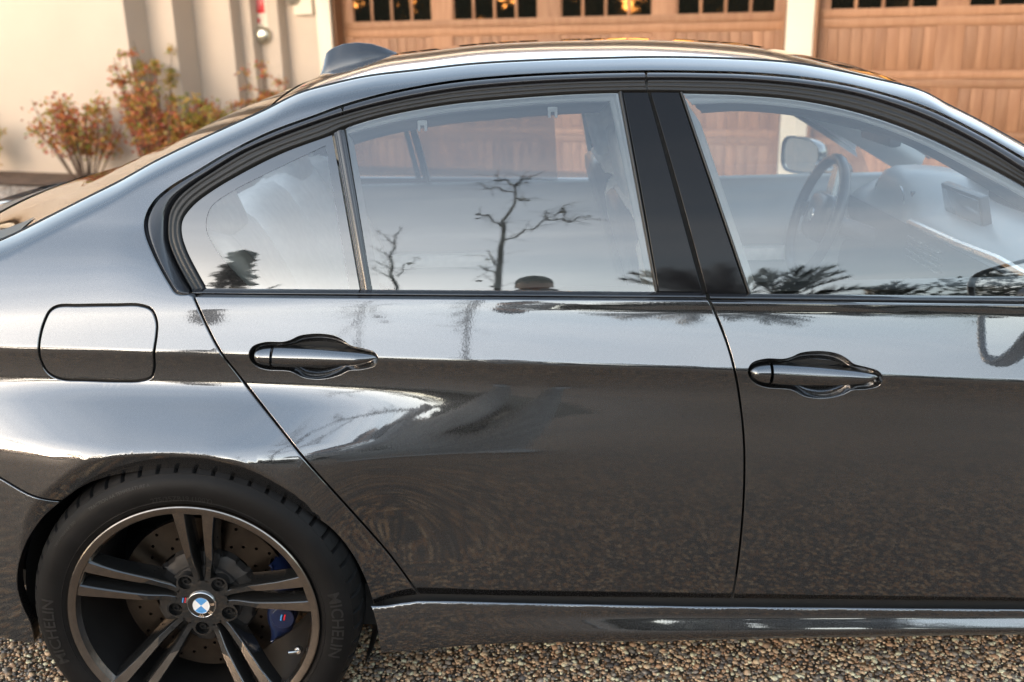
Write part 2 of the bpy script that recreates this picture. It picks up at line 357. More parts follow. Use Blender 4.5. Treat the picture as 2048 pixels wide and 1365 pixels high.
def W(x, z, bare=False):
    x = np.asarray(x, float); z = np.asarray(z, float)
    body = Dp(z-zc(x))+flare(x, z)
    body = body+.0022*sm((x-.55)/.5)*np.tanh((z-(zbelt(x)-.017))/.0055)+.0022*sm((x-.55)/.5)*0
    b = sm((z-.952)/.16)
    zt = ztop(x); d = np.clip(zt-z, 0, .045)
    gl = G(np.minimum(z, 1.45))+.006+.034*sm((.16-x)/.30)*(1-sm((z-1.02)/.22))-.06*(1-d/.045)**2.2
    w = body*(1-b)+gl*b
    if bare: return w
    r = np.sqrt(x*x+(z-WZ)**2); fl = .937+(r-rlip(x, z))*.55
    k = .004; h = np.clip(.5+.5*(w-fl)/k, 0, 1)
    fl2 = np.where((r < .55) & (z < .80), fl, w+1)
    h = np.clip(.5+.5*(w-fl2)/k, 0, 1)
    return w*(1-h)+fl2*h-k*h*(1-h)
def Wn(surf, x, z):
    e = 4e-4
    wx = (surf(x+e, z)-surf(x-e, z))/(2*e); wz = (surf(x, z+e)-surf(x, z-e))/(2*e)
    n = np.stack([-wx, -np.ones_like(wx), -wz], -1); return n/np.linalg.norm(n, axis=-1, keepdims=True)
def area2(P): return .5*np.sum(P[:, 0]*np.roll(P[:, 1], -1)-np.roll(P[:, 0], -1)*P[:, 1])
def inside(pts, loops):
    r = np.zeros(len(pts), bool)
    for Lp in loops:
        a = Lp; b = np.roll(Lp, -1, 0)
        for (x1, y1), (x2, y2) in zip(a, b):
            if y1 == y2: continue
            c = ((y1 > pts[:, 1]) != (y2 > pts[:, 1]))
            r ^= c & (pts[:, 0] < (x2-x1)*(pts[:, 1]-y1)/(y2-y1)+x1)
    return r
def off_normals(P, sgn):
    e = np.roll(P, -1, 0)-P; e /= np.maximum(np.linalg.norm(e, axis=1, keepdims=True), 1e-9)
    n = np.stack([e[:, 1], -e[:, 0]], 1); m = n+np.roll(n, 1, 0); m /= np.maximum(np.linalg.norm(m, axis=1, keepdims=True), 1e-6)
    c = np.clip(np.sum(m*n, 1), .5, 1)
    return m/c[:, None]*sgn
def panel(name, loops, surf, mat, parent=None, dx=.02, srows=None, extra=None, lift=0.0, inset=.0036, round_=True, depth=.018, side=1, ds=.004, hole_inset=None):
    """a sheet-metal (or glass) panel: loops are outlines in (x, z); it follows surf, has rolled edges and folded-back flanges"""
    LP = []
    for i, P in enumerate(loops):
        P = np.asarray(P, float); P = line(np.vstack([P, P[:1]]), .012)[:-1]
        keep = [0]
        for k in range(1, len(P)):
            if np.linalg.norm(P[k]-P[keep[-1]]) > ds: keep.append(k)
        P = P[keep]
        sg = 1 if area2(P) > 0 else -1
        out = off_normals(P, sg)*(1 if i == 0 else -1)
        P = P-out*(inset if i == 0 or hole_inset is None else hole_inset)
        LP.append((P, out))
    pts = []
    x0, z0 = LP[0][0].min(0); x1, z1 = LP[0][0].max(0)
    xs = np.arange(x0+dx/2, x1, dx)
    if srows is None:
        for z in np.arange(z0+dx/2, z1, dx): pts += [(x, z) for x in xs]
    else:
        for s in srows: pts += [(x, float(zc(x))+s) for x in xs]
    if extra is not None: pts += [tuple(p) for p in extra]
    pts = np.array(pts); 
    pts = pts[inside(pts, [l[0] for l in LP])]
    allb = np.vstack([l[0] for l in LP])
    cell = .006; H = {}
    for p in allb: H.setdefault((int(p[0]//cell), int(p[1]//cell)), []).append(p)
    keep = []
    for p in pts:
        ci, cj = int(p[0]//cell), int(p[1]//cell); ok = True
        for i in (-1, 0, 1):
            for j in (-1, 0, 1):
                for q in H.get((ci+i, cj+j), ()):
                    if (p[0]-q[0])**2+(p[1]-q[1])**2 < (.0022)**2: ok = False
        if ok: keep.append(p); H.setdefault((ci, cj), []).append(p)
    allp = np.vstack([allb]+([np.array(keep)] if keep else []))
    edges = []; k = 0
    for P, _ in LP:
        n = len(P); edges += [(k+i, k+(i+1) % n) for i in range(n)]; k += n
    vs, es, fs, ov, oe, of = delaunay_2d_cdt([Vector(p) for p in allp], edges, [], 0, 1e-7, True)
    A = np.array([v[:] for v in vs]); orig = {}
    for i, o in enumerate(ov):
        for j in o: orig[j] = i
    cen = np.array([A[list(f)].mean(0) for f in fs]); inn = inside(cen, [l[0] for l in LP])
    F = [f for f, q in zip(fs, inn) if q]
    w = surf(A[:, 0], A[:, 1])+lift; V = [(a[0], -b, a[1]) for a, b in zip(A, w)]
    Nn = [tuple(n) for n in Wn(surf, A[:, 0], A[:, 1])]
    F2 = []
    for f in F:                                # face outward (-Y)
        a, b, c = A[f[0]], A[f[1]], A[f[2]]
        cr = (b[0]-a[0])*(c[1]-a[1])-(b[1]-a[1])*(c[0]-a[0])
        F2.append(f if cr > 0 else f[::-1])
    if round_:
        k = 0
        for li, (P, out) in enumerate(LP):
            n = len(P); base = [orig.get(k+i) for i in range(n)]; k += n
            nb = np.array([Nn[b] for b in base]); prev = base
            for (o, dpt, tn) in ((.0008, .0004, .55), (.0013, .0016, 1.3), (.0014, .004, 6), (.0006, depth, 9)):
                Q = P+out*o; ww = surf(Q[:, 0], Q[:, 1])+lift-dpt
                ids = list(range(len(V), len(V)+n))
                for i in range(n):
                    V.append((Q[i, 0], -ww[i], Q[i, 1]))
                    nn = nb[i]+np.array([out[i, 0], 0, out[i, 1]])*tn; nn /= np.linalg.norm(nn); Nn.append(tuple(nn))
                flip = (area2(P) > 0) == (li > 0)
                for i in range(n):
                    j = (i+1) % n; q = (prev[i], ids[i], ids[j], prev[j])
                    F2.append(q[::-1] if flip else q)
                prev = ids
    if side < 0:
        V = [(x, -y, z) for x, y, z in V]; Nn = [(a, -b, c) for a, b, c in Nn]; F2 = [f[::-1] for f in F2]
    return mesh(name, V, F2, mat, parent, normals=Nn)
def pl(px, surf, step=10, closed=False, smooth=True):
    Q = spl(px, step=step, closed=closed) if smooth else line(px, step)
    return onto(Q, surf)
SROWS = [-.62, -.59, -.56, -.53, -.5, -.47, -.44, -.41, -.38, -.35, -.32, -.29, -.26, -.235, -.21, -.19, -.175, -.16, -.15, -.14, -.13, -.12, -.11, -.10, -.09, -.08, -.07, -.062, -.055, -.048, -.04, -.033, -.026, -.02, -.015, -.011, -.0075, -.005,
         -.003, -.0015, 0, .0015, .003, .005, .0075, .011, .016, .022, .03, .038, .046, .054, .06, .066, .072, .078, .084, .09, .096, .102, .108, .114, .12, .13, .14, .155, .17, .19, .21, .23, .25, .27, .29, .31, .33, .35, .37, .4, .43, .46, .49, .52]
def top_rows(x0, x1, dx=.012):
    return [(x, float(ztop(x))-d) for d in (.002, .005, .009, .013, .018, .023, .028, .034, .040, .046) for x in np.arange(x0, x1, dx)]
def lip_rows():
    o = []
    for a in np.arange(-20, 200, 1.2):
        ca, sa = cos(radians(a)), sin(radians(a))
        rl = float(np.interp(a, np.arange(-40, 221, 2.0), _lrs))
        for d in (-.028, -.02, -.013, -.008, -.005, -.0025, 0, .0025, .005, .008, .013, .02):
            o.append(((rl+d)*ca, WZ+(rl+d)*sa))
    return o

# ------------------------------------------------------------------ the car
CAR = tag(empty('parked_car'), 'dark grey metallic four-door saloon parked on the pebble driveway, seen from its right side', 'car')
Gs = lambda o: (lambda x, z: G(np.asarray(z, float))+o)
Wo = lambda o: (lambda x, z: W(x, z)+o)
gap1 = [(377, 588), (363, 589), (351, 585.7), (340, 570), (323, 541), (306, 507), (291, 467), (290, 441), (306, 407), (337, 378.6), (394, 344), (451, 310), (537, 267), (637, 230), (686, 212), (772, 188), (893, 165.5), (1013, 153.5), (1151, 146.5), (1300, 143.5),
        (1406, 144.5), (1500, 147.5), (1607, 156.5), (1714, 174.5), (1848, 214), (1955, 265), (2048, 318), (2180, 400)]
gap2 = [(381, 582), (363, 550), (346, 516), (334, 481), (333, 453), (336, 424), (351, 396), (380, 370), (423, 341), (480, 306), (517, 288.6), (600, 256), (686, 227.5), (772, 205), (893, 182), (1013, 169), (1151, 161), (1300, 157.5),
        (1406, 158), (1500, 161), (1607, 171), (1714, 188.7), (1821, 222), (1901, 257), (1982, 300), (2048, 342), (2180, 424)]
gl_edge = [(414, 577), (394, 541), (374, 501), (364, 467), (366, 441), (386, 413), (423, 384), (480, 350), (566, 307), (664, 271), (689.5, 257.5), (772, 232), (893, 210), (1013, 198), (1151, 188.5), (1235, 186), (1300, 185.5),
           (1363, 187), (1484, 191), (1601, 201.5), (1718, 226.5), (1834.6, 267), (1951.5, 322), (2048, 373), (2180, 455)]
shut = [(386, 592), (410, 646), (441, 704.5), (480, 755), (547, 841), (609, 919), (680, 998), (780, 1111), (838, 1190)]
mid = [(1416, 597), (1430, 626), (1455, 690), (1470, 745), (1481, 810), (1488, 880), (1489, 960), (1485, 1040), (1477, 1120), (1468, 1180), (1463, 1199)]
arch = [(126, 1003), (171, 972), (228, 953), (305, 943), (381, 943), (457, 953), (533, 980), (609, 1022), (666, 1064), (704.5, 1113), (731, 1166), (746, 1212)]
fuel = [(115, 613), (160, 611.5), (230, 610.5), (280, 611), (303, 620), (313.5, 645), (313, 670), (308, 708), (309, 735), (302, 755), (280, 762), (240, 763), (170, 761), (120, 758), (95, 745), (81, 720), (77.5, 695), (82, 665), (91, 638), (100, 622)]
hnd = [(498, 712), (504.8, 695), (530.5, 685.8), (566, 685.3), (582, 681), (598.7, 673.2), (633.5, 669), (666.8, 672.7), (686.5, 682), (700, 692), (727, 698.7), (748.5, 706), (756, 718), (750, 731), (727, 738.6), (697, 741.6), (682, 749), (659, 756), (633.5, 758.5), (606, 754.5), (581, 743), (530.5, 739), (509, 730)]
hnd_f = [(1632+(x-628)*1.043, 750.5+(y-714)*1.04+(x-628)*.02) for x, y in hnd]
bend = lambda c, a, b: [p for p in c if a <= p[0] <= b]

# outlines on the body surface
oTop = spl(_rt_px, step=10); oTop = oTop[(oTop[:, 0] > -290) & (oTop[:, 0] < 2170)]
oTop = np.array([on(x, y, lambda X, Z: G(Z)-.055) for x, y in oTop]); oTop[:, 1] = ztop(oTop[:, 0])-.0012
g1 = pl(gap1, Wo(0), 8); sh = pl(shut, Wo(0), 10)
skl = pl([(838, 1191), (800, 1196), (772, 1202), (746, 1212)], Wo(0), 8); ar = pl(arch, Wo(0), 8)
seam = pl([(126, 1003), (95, 1000), (60, 990), (0, 956), (-70, 917), (-200, 860), (-320, 820)], Wo(0), 12)
body_loop = np.vstack([oTop, g1[::-1], sh, skl[1:], ar[::-1][1:], seam[1:]])
fuel_loop = pl(fuel, Wo(0), 7, closed=True)
for side in (1, -1):
    bs = panel('body_side', [body_loop, fuel_loop] if side > 0 else [body_loop], W, PAINT, CAR, dx=.013, srows=SROWS, extra=top_rows(-.65, 1.95)+lip_rows(), side=side, depth=.02)
    if side > 0:
        panel('fuel_flap', [fuel_loop], W, PAINT, bs, dx=.013, srows=SROWS, inset=.0040, depth=.008)
        P0 = onto(spl(fuel, step=9, closed=True), Wo(-.010)); n = len(P0); c = P0.mean(0)
        mesh('fuel_flap_recess', [(p[0], -float(W(p[0], p[1]))+.011, p[1]) for p in (c+(P0-c)*1.03)], [tuple(range(n))], DARK, bs)

# lower bumper piece behind the wheel
bump_px = spl([(122, 1006), (88, 1037), (57, 1083), (40, 1128), (37, 1174), (49, 1216), (64, 1248), (72, 1290)], step=8)
bl = np.vstack([seam[::-1], onto(bump_px, Wo(0))[1:], onto(line([(72, 1290), (0, 1276), (-100, 1256), (-320, 1225)], 12), Wo(0))[1:]])
for side in (1, -1):
    panel('rear_bumper', [bl], W, PAINT, CAR, dx=.013, srows=SROWS, extra=lip_rows(), side=side, lift=.0015, depth=.03)

# doors
hole_r = pl(hnd, Wo(0), 5, closed=True); hole_f = pl(hnd_f, Wo(0), 5, closed=True)
top_r = onto(line([(386, 592), (700, 595), (1100, 598), (1416, 600)], 14), Wo(0))
md = pl(mid, Wo(0), 8); md[0] = top_r[-1]
bot_r = onto(line([(1463, 1199), (1200, 1196.5), (1000, 1193.5), (900, 1191), (838, 1190)], 14), Wo(0))
rear_loop = np.vstack([top_r, md[1:], bot_r[1:], sh[::-1][1:-1]])
top_f = onto(line([(1416, 600), (1424, 603), (2048, 609), (2290, 611)], 14), Wo(0))
front_edge = pl([(2290, 611), (2330, 700), (2345, 800), (2345, 950), (2335, 1100), (2325, 1215)], Wo(0), 10)
bot_f = onto(line([(2325, 1215), (2048, 1205), (1800, 1203), (1463, 1199)], 14), Wo(0))
front_loop = np.vstack([top_f, front_edge[1:], bot_f[1:], md[::-1][1:-1]])
doors = {}
for side in (1, -1):
    for nm, lp, hl in (('rear', rear_loop, hole_r), ('front', front_loop, hole_f)):
        doors[nm, side] = panel('door', [lp, hl], W, PAINT, CAR, dx=.013, srows=SROWS, side=side, extra=lip_rows() if nm == 'rear' else None, depth=.022, hole_inset=.0016)
tag(doors['rear', 1], 'right rear door'); tag(doors['front', 1], 'right front door'); tag(doors['rear', -1], 'left rear door'); tag(doors['front', -1], 'left front door')

def handle(px_out, door, k, dx, dy, sc):
    """recessed grip bowl with a tapered pull bar and lock cover"""
    Q = onto(spl(px_out, step=5, closed=True), Wo(0)); n = len(Q)
    f = lambda x, y: (k[0]+(x-628)*sc, k[1]+(y-714)*sc+(x-628)*dy)
    axis = np.array([on(*f(x, y), Wo(0)) for x, y in ((520, 714), (560, 714), (600, 714), (633, 714), (666, 715), (700, 716), (735, 718))])
    def near(p):
        d = [np.linalg.norm(p-a) for a in axis]; i = int(np.argmin(d))
        best = axis[i]
        for j in (i-1, i+1):
            if 0 <= j < len(axis):
                a, b = axis[i], axis[j]; t = np.clip(np.dot(p-a, b-a)/np.dot(b-a, b-a), 0, 1); q = a+(b-a)*t
                if np.linalg.norm(p-q) < np.linalg.norm(p-best): best = q
        return best
    rows = []
    prof = [(1.03, -.002), (1.0, .0004), (.985, .0028), (.96, .006), (.90, .0125), (.80, .020), (.66, .026), (.48, .030), (.25, .032), (.02, .033)]
    C = np.array([near(q) for q in Q])
    for r, d in prof:
        R_ = C+(Q-C)*r
        rows.append([(p[0], -float(W(p[0], p[1]))+max(d, .0003), p[1]) for p in R_]+[(R_[0][0], -float(W(R_[0][0], R_[0][1]))+max(d, .0003), R_[0][1])])
    rows = rows[1:]
    strip('handle_recess', rows, PAINT, door)
    # pull bar: a loft of rounded sections along the door
    top = [(504.5, 713), (509, 706), (520, 701.2), (546, 698.2), (583, 698.6), (621, 700), (660, 702.8), (697, 706), (725, 709.5), (747, 715.5), (751, 719)]
    bot = [(504.5, 715), (508, 723), (520, 730.5), (552, 735), (585, 736.6), (621, 737), (660, 736), (694, 733.6), (722, 730), (741, 725), (751, 720)]
    T = spl([f(*p) for p in top], n=44); B = spl([f(*p) for p in bot], n=44)
    def bar(i0, i1, nm, gapend):
        rr = []
        for i in range(i0, i1+1):
            a = on(*T[i], Wo(.012)); b = on(*B[i], Wo(.012)); row = []
            mid_ = (np.array(a)+np.array(b))/2; hv = (np.array(a)-np.array(b))/2; h = max(np.linalg.norm(hv), 1e-4)
            endk = min(1.0, max(.12, h/.012))
            for q in range(17):
                t = pi*(q/16)
                u = cos(t); v = sin(t)**.62*.011*endk
                p = mid_+hv*u
                row.append((p[0], -float(W(p[0], p[1]))-.0035-v+.004*(1-endk), p[1]))
            back = [(row[-1][0], row[-1][1]+.014, row[-1][2]), (row[0][0], row[0][1]+.014, row[0][2]), row[0]]
            rr.append(row+back)
        o = strip(nm, rr, PAINT, door); return o
    bar(0, 7, 'lock_cover', True); bar(8, 43, 'door_handle', True)
handle(hnd, doors['rear', 1], (628, 714), 0, 0, 1.0)
handle(hnd_f, doors['front', 1], (1632, 750.5), 0, .02, 1.043)

# black backing sheet, added to block light behind the shut lines
inner = np.vstack([onto(line([(330, 640), (800, 640), (1416, 640), (2300, 650)], 30), Wo(0)), onto(line([(2300, 1180), (1500, 1180), (900, 1176), (700, 1000), (520, 800)], 30), Wo(0))])
for side in (1, -1):
    panel('shut_line_backing', [inner], W, DARK, CAR, dx=.06, lift=-.03, round_=False, side=side, ds=.02)

# side skirt
sk_t = onto(line([(742, 1208), (772, 1202.5), (805, 1195), (838, 1190.5), (900, 1191.5), (1000, 1194.5), (1400, 1201.5), (2048, 1208.5), (2400, 1214)], 12), Wo(0))
sk_b = onto(spl([(762, 1309), (800, 1307), (860, 1302), (1000, 1291), (1200, 1283.5), (1500, 1276.5), (1800, 1271), (2048, 1267), (2400, 1262)], step=12), lambda x, z: .868+0*x)
_vk = [(0, 72), (.02, 50), (.04, 8), (.12, 0), (.22, -1), (.30, 8), (.38, 19), (.52, 17), (.62, 17), (.70, 4), (.78, -9), (.9, -16), (1, -24)]
_vt = np.linspace(0, 1, 501); _vs = np.r_[0, np.cumsum(np.tan(np.radians(np.interp(_vt, [k[0] for k in _vk], [k[1] for k in _vk])))[1:]*.10/500)]
_vk2 = [(0, 72), (.02, 50), (.04, 4), (.3, -2), (.6, -3), (.8, -8), (1, -16)]
_vs2 = np.r_[0, np.cumsum(np.tan(np.radians(np.interp(_vt, [k[0] for k in _vk2], [k[1] for k in _vk2])))[1:]*.10/500)]
def Wk(x, z):
    x = np.asarray(x, float); z = np.asarray(z, float)
    zt = np.interp(x, sk_t[:, 0], sk_t[:, 1]); zb_ = np.interp(x, sk_b[:, 0], sk_b[:, 1])
    v = np.clip((zt-z)/np.maximum(zt-zb_, .02), 0, 1)
    E = sm((x-.45)/.55)
    return .866-.004*sm((x-.3)/.3)+np.interp(v, _vt, _vs)*E+np.interp(v, _vt, _vs2)*(1-E)
sk_loop = np.vstack([sk_t, onto(line([(2400, 1217), (2400, 1262)], 12), Wk)[1:], sk_b[::-1][1:], onto(spl([(762, 1309), (757, 1270), (750, 1235), (742, 1209)], step=8), Wk)[1:-1]])
skx = [(x, float(np.interp(x, sk_t[:, 0], sk_t[:, 1]))-(float(np.interp(x, sk_t[:, 0], sk_t[:, 1]))-float(np.interp(x, sk_b[:, 0], sk_b[:, 1])))*v) for v in (.012, .025, .04, .055, .07, .1, .16, .22, .27, .32, .37, .42, .5, .58, .63, .68, .73, .78, .84, .9, .95) for x in np.arange(.3, 2.2, .012)]
for side in (1, -1):
    panel('side_skirt', [sk_loop], Wk, PAINT, CAR, dx=.5, extra=skx, side=side, inset=.0004, round_=False)
    mb = MB(); mb.box((1.2, -side*.80, .30), (1.9, .08, .10)); mb.build('sill_beam', DARK, CAR)

# window surrounds
def band(name, A, sa, B, sb, mat, parent, prof, lo=None, hi=None, n=None, side=1):
    """a moulding between two traced curves; prof = [(t across, outward lift)]"""
    A = spl(A, step=4); B = spl(B, step=4)
    if lo is not None: A = A[A[:, 0] >= lo]; B = B[B[:, 0] >= lo-3]
    if hi is not None: A = A[A[:, 0] <= hi]; B = B[B[:, 0] <= hi+3]
    n = n or max(12, int(len(A)*4/9)); A = line_n(A, n); B = line_n(B, n)
    a3 = np.array([(p[0], -float(sa(*p)), p[1]) for p in onto(A, sa)]); b3 = np.array([(p[0], -float(sb(*p)), p[1]) for p in onto(B, sb)])
    rows = []
    for t, l in prof:
        P = a3+(b3-a3)*t; P[:, 1] -= l*.9; P[:, 2] += l*.43; rows.append(P*np.array([1, side, 1]))
    return strip(name, rows if side > 0 else rows[::-1], mat, parent)
def line_n(P, n):
    dl = np.r_[0, np.cumsum(np.linalg.norm(np.diff(P, axis=0), axis=1))]; t = np.linspace(0, dl[-1], n)
    return np.stack([np.interp(t, dl, P[:, k]) for k in range(2)], 1)
TRIM = [(-.35, -.022), (0, -.013), (.10, -.010), (.13, -.002), (.18, .0006), (.30, .0018), (.5, .0024), (.7, .002), (.82, .0004), (.86, -.004), (.94, -.012), (1, -.014)]
SEAL = [(0, -.014), (.05, -.006), (.10, -.001), (.18, .0012), (.26, .0006), (.31, -.0016), (.36, -.001), (.46, .001), (.55, .0004), (.60, -.0018), (.66, -.0014), (.74, 0), (.80, -.0004), (.85, -.004), (.90, -.009), (.97, -.011), (1, -.008)]
arcA = gap1[1:]; arcB = gap2
qcut = lambda c: [p for p in c]
for side in (1, -1):
    dr, df = doors['rear', side], doors['front', side]
    band('window_trim', gap1, Wo(-.001), gap2, Gs(.013), SATIN, CAR, TRIM, hi=684, side=side)
    band('window_trim', gap1, Wo(-.001), gap2, Gs(.013), SATIN, dr, TRIM, lo=686, hi=1291, side=side)
    band('window_trim', gap1, Wo(-.001), gap2, Gs(.013), SATIN, df, TRIM, lo=1294, hi=2170, side=side)
    band('window_seal', gap2, Gs(.011), gl_edge, Gs(.003), RUBBER, dr, SEAL, hi=1291, side=side)
    band('window_seal', gap2, Gs(.011), gl_edge, Gs(.003), RUBBER, df, SEAL, lo=1294, hi=2170, side=side)
    BELT = [(0, -.010), (.06, -.001), (.14, .0008), (.3, .0014), (.5, .0016), (.62, .001), (.70, -.0015), (.76, -.006), (.84, -.012), (1, -.016)]
    band('belt_trim', [(383, 576), (900, 579.5), (1409, 583.5)], Gs(.004), [(387, 591), (900, 595.5), (1414, 600.5)], lambda x, z: .7905+0*np.asarray(x), BLACKGLOSS, dr, BELT, n=60, side=side)
    band('belt_trim', [(1417, 586), (1700, 588.5), (2048, 591.5), (2280, 593)], Gs(.004), [(1421, 601.5), (1700, 604.5), (2048, 608), (2280, 610)], lambda x, z: .7905+0*np.asarray(x), BLACKGLOSS, df, BELT, n=60, side=side)
    # panes and pillar covers
    gm = GLASS if side > 0 else GLASSFAR
    def glass(name, px, mat, parent, off=-.004, dx=.03, **kw):
        lp = pl(px, Gs(off), 8, closed=False, smooth=False)
        return panel(name, [lp], Gs(0), mat, parent, dx=dx, lift=off, inset=0, round_=kw.get('r', False), depth=.006, side=side)
    cut = lambda a, b: [tuple(p) for p in spl(gl_edge, step=8) if a < p[0] < b]
    q_out = [(414, 580)]+cut(300, 400)[::1][:0]+[tuple(p) for p in spl(gl_edge[:10], step=8)]+[(662, 272), (718, 580)]
    glass('quarter_glass', q_out, gm if side > 0 else GLASSDIM, dr)
    # black border printed round the fixed pane
    inner_q = [(508, 584), (470, 545), (436, 505), (414, 465), (413, 438), (424, 412), (470, 380), (560, 335), (651, 291.5), (700, 584)]
    iq = spl(inner_q[:9], step=8); fl_ = pl([tuple(p) for p in spl(gl_edge[:10], step=8)]+[(664, 271), (720, 584), (700, 584)]+[tuple(p) for p in iq[::-1]]+[(414, 584)], Gs(-.003), 8, smooth=False)
    panel('glass_border', [fl_], Gs(0), FRIT, dr, dx=.03, lift=-.003, inset=0, round_=False, side=side)
    glass('window_glass', [(744, 581), (692, 258)]+[tuple(p) for p in spl(gl_edge, step=8) if 694 < p[0] < 1236]+[(1238, 186), (1312, 584)], gm, dr)
    glass('window_glass', [(1502, 590), (1364, 187)]+[tuple(p) for p in spl(gl_edge, step=8) if 1366 < p[0] < 2170]+[(2200, 470), (2270, 596)], gm, df)
    panel('pillar_core', [pl([(1244, 180), (1360, 180), (1500, 590), (1314, 590)], Gs(0), 14, smooth=False)], Gs(0), DARK, dr, dx=.05, lift=-.006, inset=0, round_=False, side=side)
    for px, par in (([(1247, 187), (1294.5, 187), (1403.5, 584), (1318, 583)], dr), ([(1303, 186.5), (1357, 187), (1493, 588), (1415, 587)], df)):
        lp = pl(px, Gs(.008), 10, smooth=False)
        panel('pillar_cover', [lp], Gs(0), PILLARBLACK, par, dx=.03, lift=.008, inset=.0005, depth=.02, side=side)
    for A_, B_, par, nm in (([(667, 268), (722, 581)], [(690, 259), (745, 581)], dr, 'window_divider'), ([(1236, 185), (1310, 583)], [(1246, 185), (1317, 583)], dr, 'window_channel'), ([(1358, 186), (1494, 588)], [(1366, 186), (1503, 588)], df, 'window_channel')):
        pr = [(0, -.008), (.05, .003), (.12, .004), (.16, .0015), (.22, .004), (.27, .0045), (.30, .002), (.36, .005), (.6, .0062), (.72, .005), (.76, .001), (.84, .0005), (.95, -.002), (1, -.008)] if nm == 'window_divider' else [(0, -.006), (.2, .004), (.5, .006), (.8, .004), (1, -.006)]
        band(nm, [A_[0], A_[1]], Gs(.0), [B_[0], B_[1]], Gs(.0), SATIN if nm == 'window_divider' else RUBBER, par, pr, n=40, side=side)
    # lining of the window frames and pillars inside
    def lining(name, A_, B_, par, oa=-.008, ob=-.045, mat=LINER, **kw):
        return band(name, A_, Gs(oa), B_, Gs(ob), mat, par, [(0, 0), (.12, .002), (.3, .003), (.36, -.003), (.6, -.002), (.9, -.001), (1, -.006)], side=side, **kw)
    lining('frame_lining', [(744, 590), (690, 257)], [(762, 590), (704, 268)], dr, n=20)
    m1 = [(696, 268), (780, 246), (893, 226), (1013, 214), (1120, 206), (1222, 202)]
    lining('frame_lining', [(690, 256)]+gl_edge[11:16], m1, dr, n=50, ob=-.022)
    lining('frame_inner', m1, [(700, 290), (780, 268), (893, 248), (1013, 236), (1120, 228), (1200, 224)], dr, n=50, oa=-.024, ob=-.05, mat=DASHDK)
    lining('frame_lining', [(1235, 186), (1316, 590)], [(1220, 204), (1301, 590)], dr, n=30, ob=-.025)
    lining('frame_lining', [(1362, 187), (1503, 590)], [(1404, 250), (1520, 590)], df, n=30, ob=-.03)
    m2 = [(1385, 208), (1484, 207), (1595, 217), (1680, 232), (1760, 255), (1845, 289), (1940, 338), (2044, 394), (2170, 474)]
    lining('frame_lining', gl_edge[17:], m2, df, n=60, ob=-.02)
    lining('frame_inner', m2, [(1404, 225), (1484, 221), (1595, 231), (1669, 247), (1735, 262), (1787, 277), (1845, 303), (1940, 356), (2040, 415), (2160, 490)], df, n=60, oa=-.022, ob=-.045, mat=DASHDK)
# headlining and pillar structure between trim and roof
def edge_pt(x, ins=0.0):
    z = float(ztop(x)); return float(W(x, z))-ins, z
def cap_sheet(name, xs, crown, mat, ins=.008, drop=.004, ny=33, shape=2.0):
    rows = []
    for x in xs:
        ye, z = edge_pt(x, ins); c = crown(x)
        rows.append([(x, ye*t, z-drop+c*(1-abs(t)**shape)) for t in np.linspace(-1, 1, ny)])
    return strip(name, rows, mat, CAR)
XR = float(np.interp(533, _rp[:, 0], _rt3[:, 0])); XF = float(np.interp(1840, _rp[:, 0], _rt3[:, 0]))
crown_roof = lambda x: .030+.004*sin(max(0, min(1, (x-.1)/1.3))*pi)
ROOF = cap_sheet('roof_panel', np.linspace(XR+.004, XF-.05, 60), crown_roof, ROOFBLACK, shape=2.2)
rows = []
XB = -.60
for u in np.linspace(0, 1, 40):
    row = []
    for t in np.linspace(-1, 1, 41):
        x = XR-.006+u*(XB-.04*(1-t*t)-XR+.006); ye, z = edge_pt(XR-.006+u*(XB-XR+.006), .008); z2 = float(ztop(x))
        row.append((x, ye*t, z-.004+(.034+.030*u)*(1-abs(t)**2.2)+(z2-z)*.75))
    rows.append(row)
strip('rear_window', rows, GLASSREAR, CAR)
RWB = rows[-1]
strip('window_border', [[(p[0], p[1], p[2]+.0025) for p in r_] for r_ in rows[35:]], FRIT_MATT, CAR)
for sl_ in (slice(0, 4), slice(37, 41)): strip('window_border', [[(p[0], p[1], p[2]+.002) for p in r_[sl_]] for r_ in rows[26:36]], FRIT_MATT, CAR)
cap_sheet('windscreen', np.linspace(XF-.046, 2.15, 30), lambda x: .032+.03*min(1, max(0, (x-XF)/.6)), GLASSFAR, shape=2.2)
for side in (1, -1):
    mb = MB()
    R_ = [(x, -side*(edge_pt(x, .006)[0]), edge_pt(x)[1]-.003) for x in np.linspace(-.6, 2.1, 90)]
    mb.tube(R_, .004, 6); mb.build('roof_moulding', RUBBER, CAR)
    rows = []
    for x in np.linspace(.10, 1.62, 40):
        zt = float(ztop(x)); ye = float(W(x, zt)); dd = .078-.05*min(1, max(0, (x-1.0)/.25)); rows.append([(x, -side*(G(zt-dd)-.05), zt-dd), (x, -side*(G(zt-dd*.64)-.055), zt-dd*.64), (x, -side*(ye-.10), zt-.022), (x, -side*(ye-.25), zt-.008)])
    strip('roof_lining', rows, LINER, CAR)
rows = []
for x in np.linspace(.10, 1.60, 30):
    ye, z = edge_pt(x, .2); rows.append([(x, ye*t, z-.010+.008*(1-t*t)) for t in np.linspace(-1, 1, 9)])
strip('headlining', rows, LINER, CAR)
